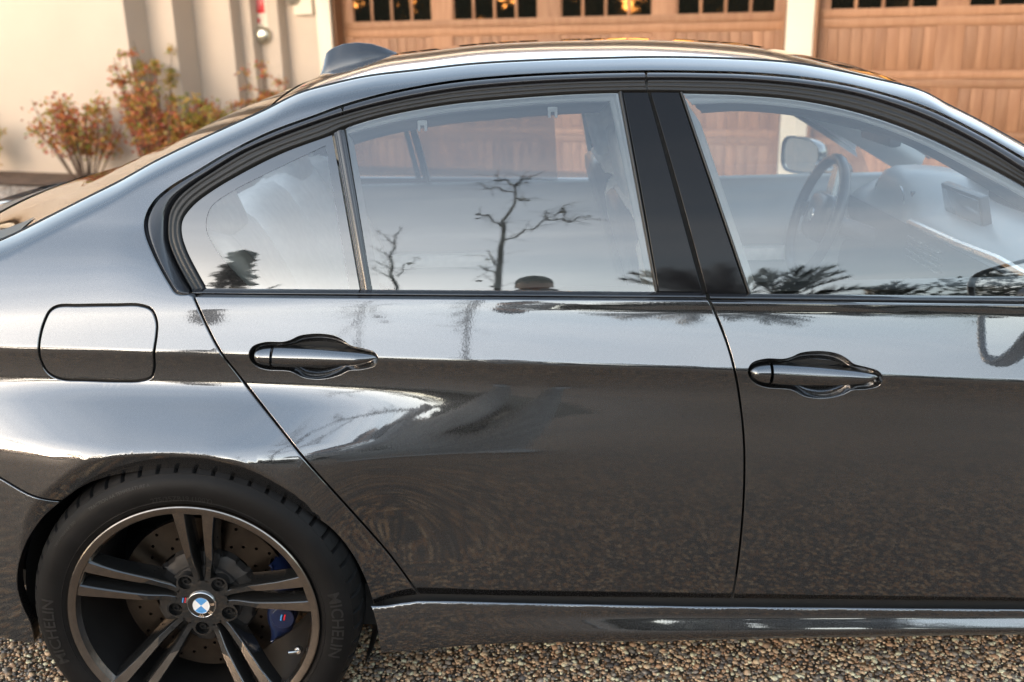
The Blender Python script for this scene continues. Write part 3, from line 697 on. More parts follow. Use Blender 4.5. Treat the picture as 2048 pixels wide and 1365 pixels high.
for side in (1, -1):                                     # inside of the C pillar and the windscreen pillar
    rows = []
    for x in np.linspace(-.45, .30, 24):
        zt = float(ztop(x))-.035; rows.append([(x, -side*(G(z)-.06), z) for z in np.linspace(min(.93, zt-.03), zt, 6)])
    if side < 0: strip('rear_pillar_lining', rows[:15], PALELINER, CAR)
    rows2 = []
    for x in np.linspace(1.30, 2.05, 24):
        zt = float(ztop(x)); ye = float(W(x, zt-.004)); rows2.append([(x, -side*(ye-.012), zt-.016), (x, -side*(ye-(.025 if side > 0 else .075)), zt-.012), (x-.01, -side*(ye-(.026 if side > 0 else .07)), zt-.05), (x-.02, -side*(G(zt-.09)-(.02 if side > 0 else .035)), zt-(.07 if side > 0 else .095))])
    strip('windscreen_pillar', rows2, LINER, CAR)
# boot lid and the closed tail
strip('window_base_gap', [[(p[0]+.010, p[1], p[2]+.001) for p in RWB], [(p[0]-.002, p[1], p[2]-.001) for p in RWB], [(p[0]-.008, p[1], p[2]-.010) for p in RWB], [(p[0]-.024, p[1], p[2]-.016) for p in RWB], [(p[0]-.034, p[1], p[2]-.03) for p in RWB]], RUBBER, CAR)  # black strip standing in for the shadow gap above the boot lid
rows = [[(p[0]-.020, p[1]*1.01, p[2]-.035) for p in RWB], [(p[0]-.024, p[1]*1.01, p[2]-.012-.06*abs(p[1]/.66)**4) for p in RWB], [(p[0]-.030, p[1]*1.01, p[2]-.010-.06*abs(p[1]/.66)**4) for p in RWB]]
for u in np.linspace(.06, 1, 26):
    row = []
    for k, t in enumerate(np.linspace(-1, 1, 41)):
        p = RWB[k]; x = p[0]+(-.90-p[0])*u; yy = .80*t*u+p[1]*1.01*(1-u) if u < .3 else t*(.80*.3+abs(RWB[0][1])*1.01*.7+(.80-(.80*.3+abs(RWB[0][1])*1.01*.7))*min(1, (u-.3)/.2))
        zt = 1.062-.030*u-.03*u*u+.016*math.exp(-((u-.95)/.06)**2)
        row.append((x, yy, (p[2]-.010-.06*abs(p[1]/.66)**4)*(1-min(1, u*5))+min(1, u*5)*(zt-.02-.11*abs(t)**3.2)))
    rows.append(row)
strip('boot_lid', rows, PAINT, CAR)

# roof aerial, a shark fin on the centre line
fb = [at_y(640, 154, -.02)[0], at_y(795, 117, -.02)[0]]
rows = []
for i in range(26):
    t = i/25; x = fb[0]+(fb[1]-fb[0])*t
    zr = edge_pt(x)[1]+crown_roof(x)-.006
    h = np.interp(t, [0, .03, .08, .12, .3, .5, .68, .82, .93, 1], [.012, .030, .056, .0605, .062, .055, .041, .0245, .010, .001])
    wd = np.interp(t, [0, .1, .5, .85, 1], [.028, .034, .032, .020, .004])
    row = []
    for k in range(17):
        a = pi*k/16; c = cos(a); s_ = sin(a)
        yy = wd*np.sign(c)*abs(c)**1.0*(1-.80*min(1, (s_**1.6)))
        row.append((x-.012*(1-t)*s_*0, yy-.02*0, zr+.9*h*s_**1.0))
    rows.append(row)
o = strip('roof_aerial', rows, BLACKGLOSS, ROOF)
mesh('aerial_back', rows[0], [tuple(range(17))], BLACKGLOSS, ROOF)

# ---- wheel
def plate(loops, yf, thick, name, mat, parent, dx=.012, extra=None):
    """flat or dished plate with holes: loops in (x, z), front face at y = yf(r)"""
    LP = [np.array(l, float) for l in loops]
    x0, z0 = LP[0].min(0); x1, z1 = LP[0].max(0)
    pts = np.array([(x, z) for x in np.arange(x0, x1, dx) for z in np.arange(z0, z1, dx)])
    pts = pts[inside(pts, LP)]
    allb = np.vstack(LP); dmin = np.array([np.min(np.hypot(*(allb-p).T)) for p in pts]); pts = pts[dmin > dx*.35]
    E_ = []; k = 0
    for l in LP: n = len(l); E_ += [(k+i, k+(i+1) % n) for i in range(n)]; k += n
    vs, es, fs, ov, oe, of = delaunay_2d_cdt([Vector(p) for p in np.vstack([allb, pts])], E_, [], 0, 1e-7, True)
    A = np.array([v[:] for v in vs]); cen = np.array([A[list(f)].mean(0) for f in fs]); inn = inside(cen, LP)
    yv = yf(A)
    V = [(a[0], y, a[1]) for a, y in zip(A, yv)]; F = [f for f, q in zip(fs, inn) if q]
    orig = {}
    for i, o_ in enumerate(ov):
        for j in o_: orig[j] = i
    k = 0
    for l in LP:
        n = len(l); b0 = len(V)
        for i in range(n):
            v = V[orig[k+i]]; V.append((v[0], v[1]+thick, v[2]))
        F += [(orig[k+i], b0+i, b0+(i+1) % n, orig[k+(i+1) % n]) for i in range(n)]; k += n
    mb = MB(); mb.V = V; mb.F = [tuple(f) for f in F]
    return mb.build(name, mat, parent, auto=30)
circ = lambda c, r, n=24, a0=0: [(c[0]+r*cos(2*pi*k/n+a0), c[1]+r*sin(2*pi*k/n+a0)) for k in range(n)]
YL = -.939
def recess(r): return YL+.006+.052*np.clip((.243-r)/.173, 0, 1)**1.25
def text_mesh(txt, size, font_bold=.0, ext=0.0):
    cu = bpy.data.curves.new('t', 'FONT'); cu.body = txt; cu.size = size; cu.align_x = 'CENTER'; cu.align_y = 'CENTER'; cu.offset = font_bold; cu.resolution_u = 3
    ob = bpy.data.objects.new('t', cu); COL.objects.link(ob)
    dg = bpy.context.evaluated_depsgraph_get(); me = ob.evaluated_get(dg).to_mesh()
    bm = bmesh.new(); bm.from_mesh(me); bmesh.ops.triangulate(bm, faces=bm.faces)
    for _ in range(4):
        es = [e for e in bm.edges if e.calc_length() > max(.12*size, .0012)]
        if es: bmesh.ops.subdivide_edges(bm, edges=es, cuts=1); bmesh.ops.triangulate(bm, faces=bm.faces)
    bm.verts.index_update(); V = [v.co[:] for v in bm.verts]; F = [tuple(v.index for v in f.verts) for f in bm.faces]; bm.free()
    bpy.data.objects.remove(ob); bpy.data.curves.remove(cu)
    return V, F
SIDEW = [(.2535, -.118), (.256, -.128), (.262, -.1335), (.270, -.1365), (.282, -.1395), (.295, -.140), (.306, -.1375), (.315, -.132), (.322, -.1255), (.328, -.118), (.3325, -.108), (.3350, -.095)]
def side_y(r): return float(np.interp(r, [p[0] for p in SIDEW], [p[1] for p in SIDEW]))
ROT = -6
def make_wheel(x, side, detail=True, zc_=.335):
    w = empty('wheel', (x, 0, zc_), parent=CAR)
    cy = -.801
    # tyre: shoulder notches are cut into the tread blocks
    n = 448
    prof = [(.238, -.100)]+SIDEW+[(.3358, -.07), (.3365, -.03), (.3365, .03), (.3358, .07), (.3350, .095), (.3325, .108), (.322, .1255), (.306, .1375), (.282, .1395), (.256, .128), (.238, .10)]
    V = []; F = []
    for j, (r, y) in enumerate(prof):
        for k in range(n):
            rr, yy = r, y
            ph = k % 8
            if detail and y < -.090 and r > .3245 and ph in (0,): rr = r-.007; yy = y+.004
            if abs(y) < .09 and abs(abs(y)-.03) < .001 : rr = r
            V.append((rr*cos(2*pi*k/n), cy+yy, rr*sin(2*pi*k/n)))
    for j in range(len(prof)-1): F += [(j*n+k, j*n+(k+1) % n, (j+1)*n+(k+1) % n, (j+1)*n+k) for k in range(n)]
    mb = MB(); mb.V = V; mb.F = F; tyre = mb.build('tyre', TYRE, w, auto=32)
    mb = MB()
    mb.lathe_y([(.234, -.122), (.2385, -.1325), (.2395, -.1352), (.2405, -.1358), (.2515, -.1388), (.2535, -.1392), (.2556, -.1375), (.2566, -.1330), (.2545, -.122)], 160, (0, cy, 0)); rim = mb.build('rim_lip', MACH, w, auto=25)
    mb = MB()
    mb.lathe_y([(.2385, -.130), (.236, -.120), (.232, -.10), (.226, -.05), (.222, .0), (.220, .06), (.226, .10), (.24, .115)], 96, (0, cy, 0)); mb.build('rim_barrel', BARREL, w)
    if detail:
        ring = MB()
        for r_, ww in ((.3215, .0006), (.2675, .0008)):
            ring.lathe_y([(r_-.001, side_y(r_-.001)-.0000), (r_, side_y(r_)-ww), (r_+.001, side_y(r_+.001)-.0000)], 180, (0, cy, 0))
        ring.build('sidewall_rib', TYRE, w)
        def word(txt, ang, size, rad, mat=LETTER, wide=1.0, bold=.0):
            V, F = text_mesh(txt, size, bold); out = []
            for (u, v, _) in V:
                r = rad+v; a = radians(ang)-u*wide/rad
                out.append((r*cos(a), cy+side_y(r)-.0011, r*sin(a)))
            mesh('sidewall_lettering', out, F, mat, w, smooth=False)
        word('MICHELIN', -4, .034, .2925, wide=1.02, bold=.0004); word('MICHELIN', 184, .034, .2925, wide=1.02, bold=.0004)
        word('275/35ZR19 (100Y)', 88, .0150, .2735, bold=.0003)
        word('TRACTION AA TEMPERATURE A', 112, .0095, .307); word('TREADWEAR 300', 139, .0095, .307)
    # spokes: five split pairs
    for k in range(5):
        ang = 90+ROT+72*k; ca, sa = cos(radians(ang)), sin(radians(ang))
        R2 = lambda u, r: (r*ca+u*sa, r*sa-u*ca)
        mb = MB(); fc = MB()
        for sg in (-1, 1):
            rs = np.linspace(.052, .2445, 26); rows = []
            for r in rs:
                t = (r-.052)/(.2445-.052)
                uc = sg*np.interp(r, [.052, .115, .18, .2445], [.0105, .0205, .0245, .0300]); hw = np.interp(r, [.052, .10, .18, .2445], [.0062, .0062, .0088, .0125])
                y = float(recess(r)); dp = .044-.016*t
                fl = .0085
                row = []
                for u, d in ((uc-hw-fl, dp), (uc-hw-fl*.35, .008), (uc-hw, .0012), (uc-hw+.0012, 0), (uc+hw-.0012, 0), (uc+hw, .0012), (uc+hw+fl*.35, .008), (uc+hw+fl, dp)):
                    X, Z = R2(u, r); row.append((X, y+d, Z))
                rows.append(row)
            m_ = len(rows); V = [p for r_ in rows for p in r_]
            F = [(i*8+j, i*8+(j+1) % 8, (i+1)*8+(j+1) % 8, (i+1)*8+j) for i in range(m_-1) for j in range(8)]+[tuple(range(8)), tuple(range((m_-1)*8, m_*8))]
            mb.add(V, F)
            V = []; rr = np.linspace(0, 1, 20)
            for t in rr:
                for e in (-1, 1):
                    r0 = .112 if e*sg > 0 else .128
                    r = r0+(.2440-r0)*t
                    uc = sg*np.interp(r, [.052, .115, .18, .2445], [.0105, .0205, .0245, .0300]); hw = np.interp(r, [.052, .10, .18, .2445], [.0062, .0062, .0088, .0125])-.0008
                    X, Z = R2(uc+e*hw, r); V.append((X, float(recess(r))-.0004, Z))
            fc.add(V, [(2*i, 2*i+1, 2*i+3, 2*i+2) for i in range(19)])
        # web that closes the pair against the lip and near the hub
        for r0, r1, hw0, hw1 in ((.2360, .2445, .033, .034),):
            V = []
            for r, hw in ((r0, hw0), (r1, hw1)):
                for u, d in ((-hw, .004), (hw, .004), (hw, .022), (-hw, .022)):
                    X, Z = R2(u, r); V.append((X, float(recess(r))+d-.004, Z))
            mb.add(V, [(0, 1, 5, 4), (1, 2, 6, 5), (2, 3, 7, 6), (3, 0, 4, 7), (0, 1, 2, 3), (4, 5, 6, 7)])
            V = [(*(lambda q: (q[0], float(recess(r))-.0004, q[1]))(R2(u, r)),) for r in (.2362, .2440) for u in (-.031, -.010, .010, .031)]
            fc.add(V, [(0, 1, 5, 4), (1, 2, 6, 5), (2, 3, 7, 6)])
        s_o = mb.build('spoke', GLOSSALLOY, w, auto=40)
        fc.build('machined_face', MACH, w, smooth=False)
    # hub with bolt pockets
    hubY = float(recess(.07))
    holes = [circ((.0585*cos(radians(54+ROT+72*k)), .0585*sin(radians(54+ROT+72*k))), .0150, 24) for k in range(5)]
    outer = []
    for a in range(0, 360, 4):
        r = .066+.011*cos(radians(5*(a-54-ROT))); outer.append((r*cos(radians(a)), r*sin(radians(a))))
    plate([outer]+holes, lambda A: hubY+.0+.10*np.maximum(0, np.hypot(A[:, 0], A[:, 1])-.058)**1.3, .034, 'hub', GLOSSALLOY, w, dx=.008)
    for k in range(5):
        c = (.0585*cos(radians(54+ROT+72*k)), hubY+.014, .0585*sin(radians(54+ROT+72*k)))
        mb = MB(); mb.lathe_y([(.0145, .012), (.0112, .010), (.0108, .004), (.0100, .003)], 20, c); mb.lathe_y([(.0088, .004), (.0086, -.006), (.0068, -.0085), (.0050, -.0085), (.0048, -.003), (.0001, -.003)], 6, c)
        mb.build('lug_bolt', BOLT, w, auto=30)
    mb = MB(); mb.lathe_y([(.16, .075), (.05, .07), (.045, .03)], 32, (0, hubY, 0)); 
    # centre cap with the quartered roundel
    yc = hubY-.004
    mb = MB(); mb.lathe_y([(.0315, .006), (.0312, .001), (.0300, -.0012), (.0290, -.0018), (.0282, -.0012)], 64, (0, yc, 0)); cap = mb.build('hub_cap', STEEL, w)
    mb = MB(); mb.lathe_y([(.0283, -.0010), (.0190, -.0022), (.0001, -.0026)], 64, (0, yc, 0)); mb.build('cap_face', GLOSSALLOY, w)
    roll = -51
    for q in range(4):
        V = [(0, yc-.0032, 0)]+[(.0178*cos(radians(a)), yc-.0029, .0178*sin(radians(a))) for a in np.linspace(roll+90*q, roll+90*q+90, 13)]
        mesh('roundel_quarter', V, [(0, i, i+1) for i in range(1, 13)], WHITE if q % 2 == 0 else EMBLUE, w, smooth=False)
    mb = MB(); mb.lathe_y([(.0176, -.0030), (.0182, -.0036), (.0188, -.0028)], 64, (0, yc, 0)); mb.build('roundel_ring', STEEL, w)
    for ch, a in (('B', 6), ('M', -44), ('W', -95)):
        V, F = text_mesh(ch, .0105, .0004); a = radians(a); out = []
        for u, v, _ in V:
            r = .0236+v; th = a-u/.0236; out.append((r*cos(th), yc-.0031, r*sin(th)))
        mesh('cap_letter', out, F, EMGOLD, w, smooth=False)
    # small striped badge on the left spoke root
    for i, m_ in enumerate((EMBLUE, BLUE, RED)):
        x0 = -.0410+i*.0026
        V = [(x0+sh_, hubY-.0022, z) for z, sh_ in ((.004, 0), (.016, .004)) for _ in (0,)]
        V = [(x0, hubY-.0022, .005), (x0+.0022, hubY-.0022, .005), (x0+.0052, hubY-.0022, .017), (x0+.003, hubY-.0022, .017)]
        mesh('badge_stripe', V, [(0, 1, 2, 3)], m_, w, smooth=False)
    V = [(-.0335, hubY-.0021, .005), (-.0300, hubY-.0021, .005), (-.0262, hubY-.0021, .017), (-.0297, hubY-.0021, .017)]
    mesh('badge_stripe', V, [(0, 1, 2, 3)], STEEL, w, smooth=False)
    # valve
    a = radians(-24); mb = MB(); r0 = .225
    mb.tube([(r0*cos(a), YL+.028, r0*sin(a)), (r0*.965*cos(a), YL+.010, r0*.965*sin(a)), (r0*.90*cos(a-.02), YL+.004, r0*.90*sin(a-.02))], [.0045, .0042, .0042], 10)
    mb.tube([(r0*.99*cos(a), YL+.024, r0*.99*sin(a)), (r0*.975*cos(a), YL+.014, r0*.975*sin(a))], [.0075, .0075], 10); mb.build('valve', STEEL, w)
    # brake disc, drilled, its dusty bell and the caliper
    holes = []
    for i in range(24):
        for j, r in enumerate((.124, .138, .153, .167)):
            if (i+j) % 2: continue
            aa = radians(i*15+j*6); holes.append(circ((r*cos(aa), r*sin(aa)), .0036, 10))
    plate([circ((0, 0), .178, 120), circ((0, 0), .112, 90)]+holes, lambda A: -.838+0*A[:, 0], .008, 'brake_disc', DISC, w, dx=.014)
    mb = MB(); mb.lathe_y([(.176, .010), (.176, .024), (.11, .024)], 90, (0, -.838, 0)); mb.build('disc_rear_face', HUBIRON, w)
    mb = MB(); n = 96; V = []; prof = [(.113, -.836), (.107, -.850), (.100, -.854), (.080, -.856), (.078, -.862), (.050, -.866), (.03, -.868)]
    for r, y in prof:
        for k in range(n):
            rr = r*(1-.05*(r > .098)*(.5+.5*np.sign(sin(k*pi*2/n*12)))); V.append((rr*cos(2*pi*k/n), y, rr*sin(2*pi*k/n)))
    mb.V = V; mb.F = [(j*n+k, j*n+(k+1) % n, (j+1)*n+(k+1) % n, (j+1)*n+k) for j in range(len(prof)-1) for k in range(n)]; mb.build('disc_bell', HUBIRON, w, auto=30)
    rows = []
    for a in np.linspace(-38, 29, 40):
        e = min(1, min(a+38, 29-a)/14); ca, sa = cos(radians(a)), sin(radians(a)); row = []
        inn = .150+.014*(1-e)-.018*math.exp(-((a+12)/16)**2); ou = .196-.02*(1-e)
        for r, y in ((inn, -.842), (inn+.002, -.868), (inn+.010, -.8745-.003*e), (.5*(inn+ou), -.8775-.004*e), (ou-.012, -.874-.003*e), (ou-.002, -.866), (ou, -.80)):
            row.append((r*ca, y+.006*(1-e), r*sa))
        rows.append(row)
    cal = strip('brake_caliper', rows, BLUE, w)
    mb = MB(); cc = (.170*cos(radians(-13)), -.883, .170*sin(radians(-13))); mb.lathe_y([(.024, .010), (.024, .0006), (.0228, -.0006), (.0001, -.0006)], 32, cc); mb.build('caliper_boss', BLUE, w, auto=30)
    for i, m_ in enumerate((EMBLUE, BLUE, RED)):
        x0 = cc[0]-.006+.0035*i; z0 = cc[2]+.002
        V = [(x0, cc[1]-.0012, z0-.006), (x0+.003, cc[1]-.0012, z0-.006), (x0+.0065, cc[1]-.0012, z0+.008), (x0+.0035, cc[1]-.0012, z0+.008)]
        mesh('caliper_stripe', V, [(0, 1, 2, 3)], m_, w, smooth=False)
    return w
WH = make_wheel(0, 1)
def clone(o, parent=None):
    c = o.copy(); COL.objects.link(c)
    if parent: c.parent = parent
    for ch in list(o.children): clone(ch, c)
    return c
for (x, rz) in ((0, pi), (2.812, 0), (2.812, pi)):
    c = clone(WH, CAR); c.location = (x, 0, .335); c.rotation_euler = (0, 0, rz)
for x in (0.0,):
    for side in (1, -1):
        mb = MB(); V = []; rows = []
        for a in np.arange(-30, 191, 5):
            rr = .372; rows.append([(rr*cos(radians(a)), -side*y, WZ+rr*sin(radians(a))) for y in (.845 if a < 75 else (.905 if a < 145 else .865), .78, .62, .52)]+[(.10*cos(radians(a)), -side*.52, WZ+.1*sin(radians(a)))])
        strip('wheel_arch_liner', rows, DARK, CAR)
mb = MB(); mb.tube([(0, -.76, .335), (0, .76, .335)], .05, 12); mb.box((.0, 0, .33), (.5, .6, .2), .05); mb.box((1.2, 0, .22), (2.0, 1.4, .03)); mb.build('underbody', DARK, CAR)
mb = MB(); mb.box((-.292, -.84, .232), (.035, .10, .045), .008); mb.build('arch_liner_bracket', DARK, CAR)

# ------------------------------------------------------------------ tail and nose of the car (outside the frame, so the car is whole from the side)
def Wr(z): return float(W(-.62, z, True))-.014
rows = []
for z in np.linspace(1.0, .22, 22):
    zz = min(z, .955); wy = Wr(zz)*(1 if z < .955 else .97); tail = -.90+.05*abs(z-.75)
    rows.append([(-.62+(tail+.62)*(1-abs(t)**5)**.55, wy*np.sign(t)*min(1, abs(t)*1.0), z) for t in np.sin(np.linspace(-pi/2, pi/2, 41))])
strip('rear_fascia', rows, PAINT, CAR)
FA = 2.812
def Wf(x, z):
    x = np.asarray(x, float); z = np.asarray(z, float)
    s = z-(.775-.05*(x-2.0)); r = np.sqrt((x-FA)**2+(z-WZ)**2)
    w = Dp(np.minimum(s, .12))+.055*sm((x-2.1)/.4)*sm((.80-z)/.14)-.30*sm((x-3.0)/.75)**1.6
    return np.where(r < .368, w-.25*(.368-r), w)
ztf = lambda x: .945-.05*max(0, x-2.0)-.10*max(0, (x-2.7)/.9)**2
fe = [(x, ztf(x)) for x in np.arange(1.985, 3.50, .04)]
arc_ = [(FA+.345*cos(radians(a)), WZ+.345*sin(radians(a))) for a in np.arange(-20, 201, 5)]
fl_loop = fe+[(3.52, .55), (3.50, .24)]+arc_+[(2.30, .30), (1.99, .33)]+[tuple(p) for p in md[:0]]
fd = np.array([on(*p, Wo(0)) for p in spl([(2296, 611), (2336, 700), (2351, 800), (2351, 950), (2341, 1100), (2331, 1215)], step=10)])
lp_ = np.array([(float(fd[0, 0]), ztf(2.0))]+[p for p in fe if p[0] > fd[0, 0]+.02]+[(3.52, .55), (3.50, .24)]+arc_+[(2.34, .24), (float(fd[-1, 0])+.01, .24)]+[tuple(p) for p in fd[::-1]])
for side in (1, -1):
    panel('front_wing', [lp_], Wf, PAINT, CAR, dx=.03, side=side)
    rows = [[(FA+.372*cos(radians(a)), -side*y, WZ+.372*sin(radians(a))) for y in (.90, .70, .52)]+[(FA+.1*cos(radians(a)), -side*.52, WZ+.1*sin(radians(a)))] for a in np.arange(-25, 206, 5)]
    strip('wheel_arch_liner', rows, DARK, CAR)
rows = []
for x in np.linspace(2.02, 3.50, 40):
    ye = float(Wf(x, ztf(x)))-.004; z = ztf(x); rows.append([(x, ye*t, z-.002+(.075-.03*(x-2.0)/1.5)*(1-abs(t)**2.4)+.010*math.exp(-((abs(t)-.62)/.12)**2)) for t in np.linspace(-1, 1, 41)])
strip('bonnet', rows, PAINT, CAR)
rows = []
for z in np.linspace(ztf(3.5)+.03, .20, 16):
    ye = float(Wf(3.49, min(z, ztf(3.49))))-.003; rows.append([(3.49+.22*(1-abs(t)**4)**.6, ye*t, z) for t in np.sin(np.linspace(-pi/2, pi/2, 41))])
strip('front_bumper', rows, PAINT, CAR)
rows = [[(2.16, y, 1.015-.05*(y/.7)**2), (2.06, y, .985-.05*(y/.7)**2), (2.00, y, .94)] for y in np.linspace(-.72, .72, 20)]
strip('scuttle_panel', rows, DARK, CAR)

# ------------------------------------------------------------------ car interior
def soft(name, rows, mat, parent, levels=1):
    o = strip(name, rows, mat, parent); md_ = o.modifiers.new('smooth', 'SUBSURF'); md_.levels = md_.render_levels = levels
    return o
def cushion(name, c, size, mat, parent, tilt=0, bulge=.25, rot=0):
    """padded block: superellipsoid-like, tilted about Y"""
    bm = bmesh.new(); bmesh.ops.create_cube(bm, size=2); bmesh.ops.subdivide_edges(bm, edges=bm.edges[:], cuts=5, use_grid_fill=True)
    for v in bm.verts:
        p = v.co
        q = [p.x, p.y, p.z]
        m4 = (abs(q[0])**5+abs(q[1])**5+abs(q[2])**5)**.2
        q = [k/max(m4, 1e-6)*max(map(abs, q)) for k in q]
        v.co = Vector((q[0]*size[0]/2, q[1]*size[1]/2, q[2]*size[2]/2))
    bmesh.ops.rotate(bm, cent=(0, 0, 0), matrix=Matrix.Rotation(tilt, 3, 'Y') @ Matrix.Rotation(rot, 3, 'Z'), verts=bm.verts)
    bm.verts.index_update()
    o = mesh(name, [tuple(v.co+Vector(c)) for v in bm.verts], [[v.index for v in f.verts] for f in bm.faces], mat, parent)
    bm.free(); return o
for side in (1, -1):
    y0 = -side*.37
    seat = cushion('front_seat', (1.28, y0, .45), (.55, .50, .17), LEATHER, CAR, tilt=-.12)
    cushion('seat_backrest', (1.06, y0, .80), (.15, .44, .66), LEATHER, seat, tilt=-.30)
    for e in (-1, 1):
        cushion('seat_bolster', (1.09, y0+e*.20, .79), (.20, .12, .58), LEATHER, seat, tilt=-.30)
    cushion('seat_back_shell', (1.01, y0, .80), (.08, .46, .60), DARKLEATHER, seat, tilt=-.30)
    cushion('headrest', (.96, y0, 1.165), (.11, .26, .19), LEATHER, seat, tilt=-.25)
rs = cushion('rear_seat', (.42, 0, .46), (.55, 1.30, .18), LEATHER, CAR, tilt=-.1)
for y in (-.42, 0, .42):
    cushion('seat_backrest', (.06, y, .77), (.18, .46 if y else .40, .62), LEATHER, rs, tilt=-.42)
for y in (-.42, .42):
    cushion('headrest', (-.035, y, 1.07), (.11, .27, .15), LEATHER, rs, tilt=-.35)
    cushion('side_bolster', (.04, y*1.49, .80), (.30, .10, .52), LEATHER, rs, tilt=-.42)
mb = MB(); mb.box((-.30, 0, .945), (.52, 1.24, .03), .008); mb.build('parcel_shelf', DASHDK, CAR)
mb = MB(); mb.box((.6, 0, .30), (2.4, 1.40, .04)); mb.build('cabin_floor', DASHDK, CAR)
mb = MB(); mb.box((1.05, 0, .42), (1.1, .22, .26), .03); mb.build('centre_console', DASHDK, CAR)
# door cards: upper trim, padded middle and silver strip
for side in (1, -1):
    for nm, x0, x1 in (('rear', .10, 1.05), ('front', 1.12, 1.95)):
        d = doors[nm, side]; rows = []
        for x in np.linspace(x0, x1, 12):
            rows.append([(x, -side*y, z) for y, z in ((.742, .945), (.715, .958), (.690, .945), (.680, .90), (.672, .84), (.640, .80), (.632, .76), (.665, .72), (.670, .66), (.64, .60), (.655, .45), (.69, .34))])
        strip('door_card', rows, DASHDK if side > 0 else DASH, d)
        mb = MB(); mb.tube([(x0+.06, -side*.664, .80), (x1-.35, -side*.664, .815)], .008, 8); mb.build('door_trim_strip', SILVERTRIM, d)
        mb = MB(); mb.box((x0+.32, -side*.655, .70), (.36, .06, .05), .02); mb.build('arm_rest', LEATHER, d)
        mb = MB(); mb.box((x0+.50, -side*.668, .79), (.12, .02, .018), .006); mb.build('inner_handle', SILVERTRIM, d)
# far sunblind, drawn up behind the far rear window; its hooks on both window frames
bl_px = [(705, 283), (772, 262), (893, 240), (1013, 227), (1120, 219), (1200, 213)]
def blind():
    A_ = onto(spl([(720, 285), (772, 266), (893, 246), (1013, 233), (1150, 224)], n=30), Gs(-.03)); z0 = .955
    rows = [[(p[0], G(p[1])-.035, p[1]) for p in A_]]
    for t in np.linspace(0, 1, 8)[1:]:
        rows.append([(p[0]+(.02 if True else 0)*t, G(p[1]+(z0-p[1])*t)-.035, p[1]+(z0-p[1])*t) for p in A_])
    strip('window_sunblind', rows, BLIND, doors['rear', -1])
blind()
for px in ((845, 250), (1105, 223)):
    for side in (1, -1):
        x, z = on(*px, Gs(-.03)); mb = MB()
        mb.box((x, -side*(G(z)-.028), z+.004), (.020, .008, .010), .002); mb.box((x-.007, -side*(G(z)-.026), z-.006), (.006, .008, .014), .002); mb.box((x+.007, -side*(G(z)-.026), z-.006), (.006, .008, .014), .002)
        mb.build('blind_hook', LINER, doors['rear', side])
# dashboard: one profile swept across the cabin, with the binnacle hood on the driver's side
DX = .33
rows = []
for y in np.linspace(-.69, .69, 40):
    hood = math.exp(-((y-.37)/.17)**4)
    rows.append([(x+DX, y, z) for x, z in ((1.46, .62), (1.47, .74), (1.50-.03*hood, .80), (1.475, .865), (1.50, .905), (1.54-.05*hood, .925+.065*hood), (1.58-.06*hood, .945+.088*hood), (1.68, .962+.058*hood), (1.80, .968+.02*hood), (2.05, .955))])
dash = soft('dashboard', rows, DASH, CAR)
fr = [[(x+DX-.006, y, z) for x, z in ((1.462, .64), (1.470, .74), (1.497-.03*math.exp(-((y-.37)/.17)**4), .80), (1.475, .865), (1.486, .892))] for y in np.linspace(-.68, .68, 30)]
soft('dash_facia', fr, DASHDK, dash)
mb = MB(); mb.box((1.56+DX, .37, .935), (.10, .30, .085), .02); mb.build('instrument_panel', DASHDK, dash)
for y in (.30, .44):
    mb = MB()
    ring = [(1.503+DX, y+.052*cos(2*pi*k/28), .935+.045*sin(2*pi*k/28)) for k in range(28)]; mb.tube(ring, .0035, 6, closed=True); mb.build('gauge_ring', SILVERTRIM, dash)
Ms = Matrix.Rotation(-.25, 4, 'Y')
mb = MB(); mb.box((1.905, 0, .967), (.024, .25, .105), .006, Ms); scr = mb.build('display', DASHDK, dash)
mb = MB(); mb.box((1.892, 0, .966), (.004, .222, .080), .001, Ms); mb.build('display_glass', SCREEN, dash)
mb = MB(); mb.tube([(1.812, .14, .900), (1.805, -.20, .908), (1.79, -.45, .925), (1.77, -.66, .930)], [.010, .012, .013, .011], 8); mb.build('dash_trim_strip', SILVERTRIM, dash)
for y in (-.06, .06, -.58):
    mb = MB()
    for k in range(4): mb.box((1.474+DX, y, .812+k*.018), (.018, .10, .005), .001)
    mb.build('air_vent', SILVERTRIM, dash)
mb = MB(); mb.box((1.47+DX, 0, .72), (.02, .19, .06), .004); mb.build('radio_panel', DASHDK, dash)
for k in range(6):
    mb = MB(); mb.box((1.458+DX, -.075+k*.03, .725), (.006, .016, .008), .001); mb.build('radio_button', SILVERTRIM, dash)
mb = MB(); mb.tube([(1.40, 0, .55), (1.39, 0, .68), (1.385, 0, .72)], [.012, .012, .024], 12); mb.build('gear_lever', DARKLEATHER, dash)
# steering wheel
swc = Vector(at_y(1632, 432, .37)); swc.x = float(swc.x)
sw = empty('steering_wheel', swc, parent=CAR); sw.rotation_euler = (0, radians(-72), 0)      # local Z faces the driver
ring = [(.182*cos(2*pi*k/56), .182*sin(2*pi*k/56), 0) for k in range(56)]
mb = MB(); mb.tube(ring, .0165, 12, closed=True); mb.build('wheel_rim', DARKLEATHER, sw)
cushion('airbag_boss', (0, 0, -.02), (.15, .17, .07), DARKLEATHER, sw)
for a in (0, 180, -90):
    ca, sa = cos(radians(a+90)), sin(radians(a+90))
    mb = MB(); V = [(ca*r-sa*u, sa*r+ca*u, z) for r, w_, z in ((.06, .035, -.012), (.175, .018, 0)) for u, z in ((-w_, z), (w_, z), (w_, z-.014), (-w_, z-.014))]
    mb.add(V, [(0, 1, 5, 4), (1, 2, 6, 5), (2, 3, 7, 6), (3, 0, 4, 7)]); mb.build('wheel_spoke', SILVERTRIM if a != 0 else DARKLEATHER, sw, smooth=False)
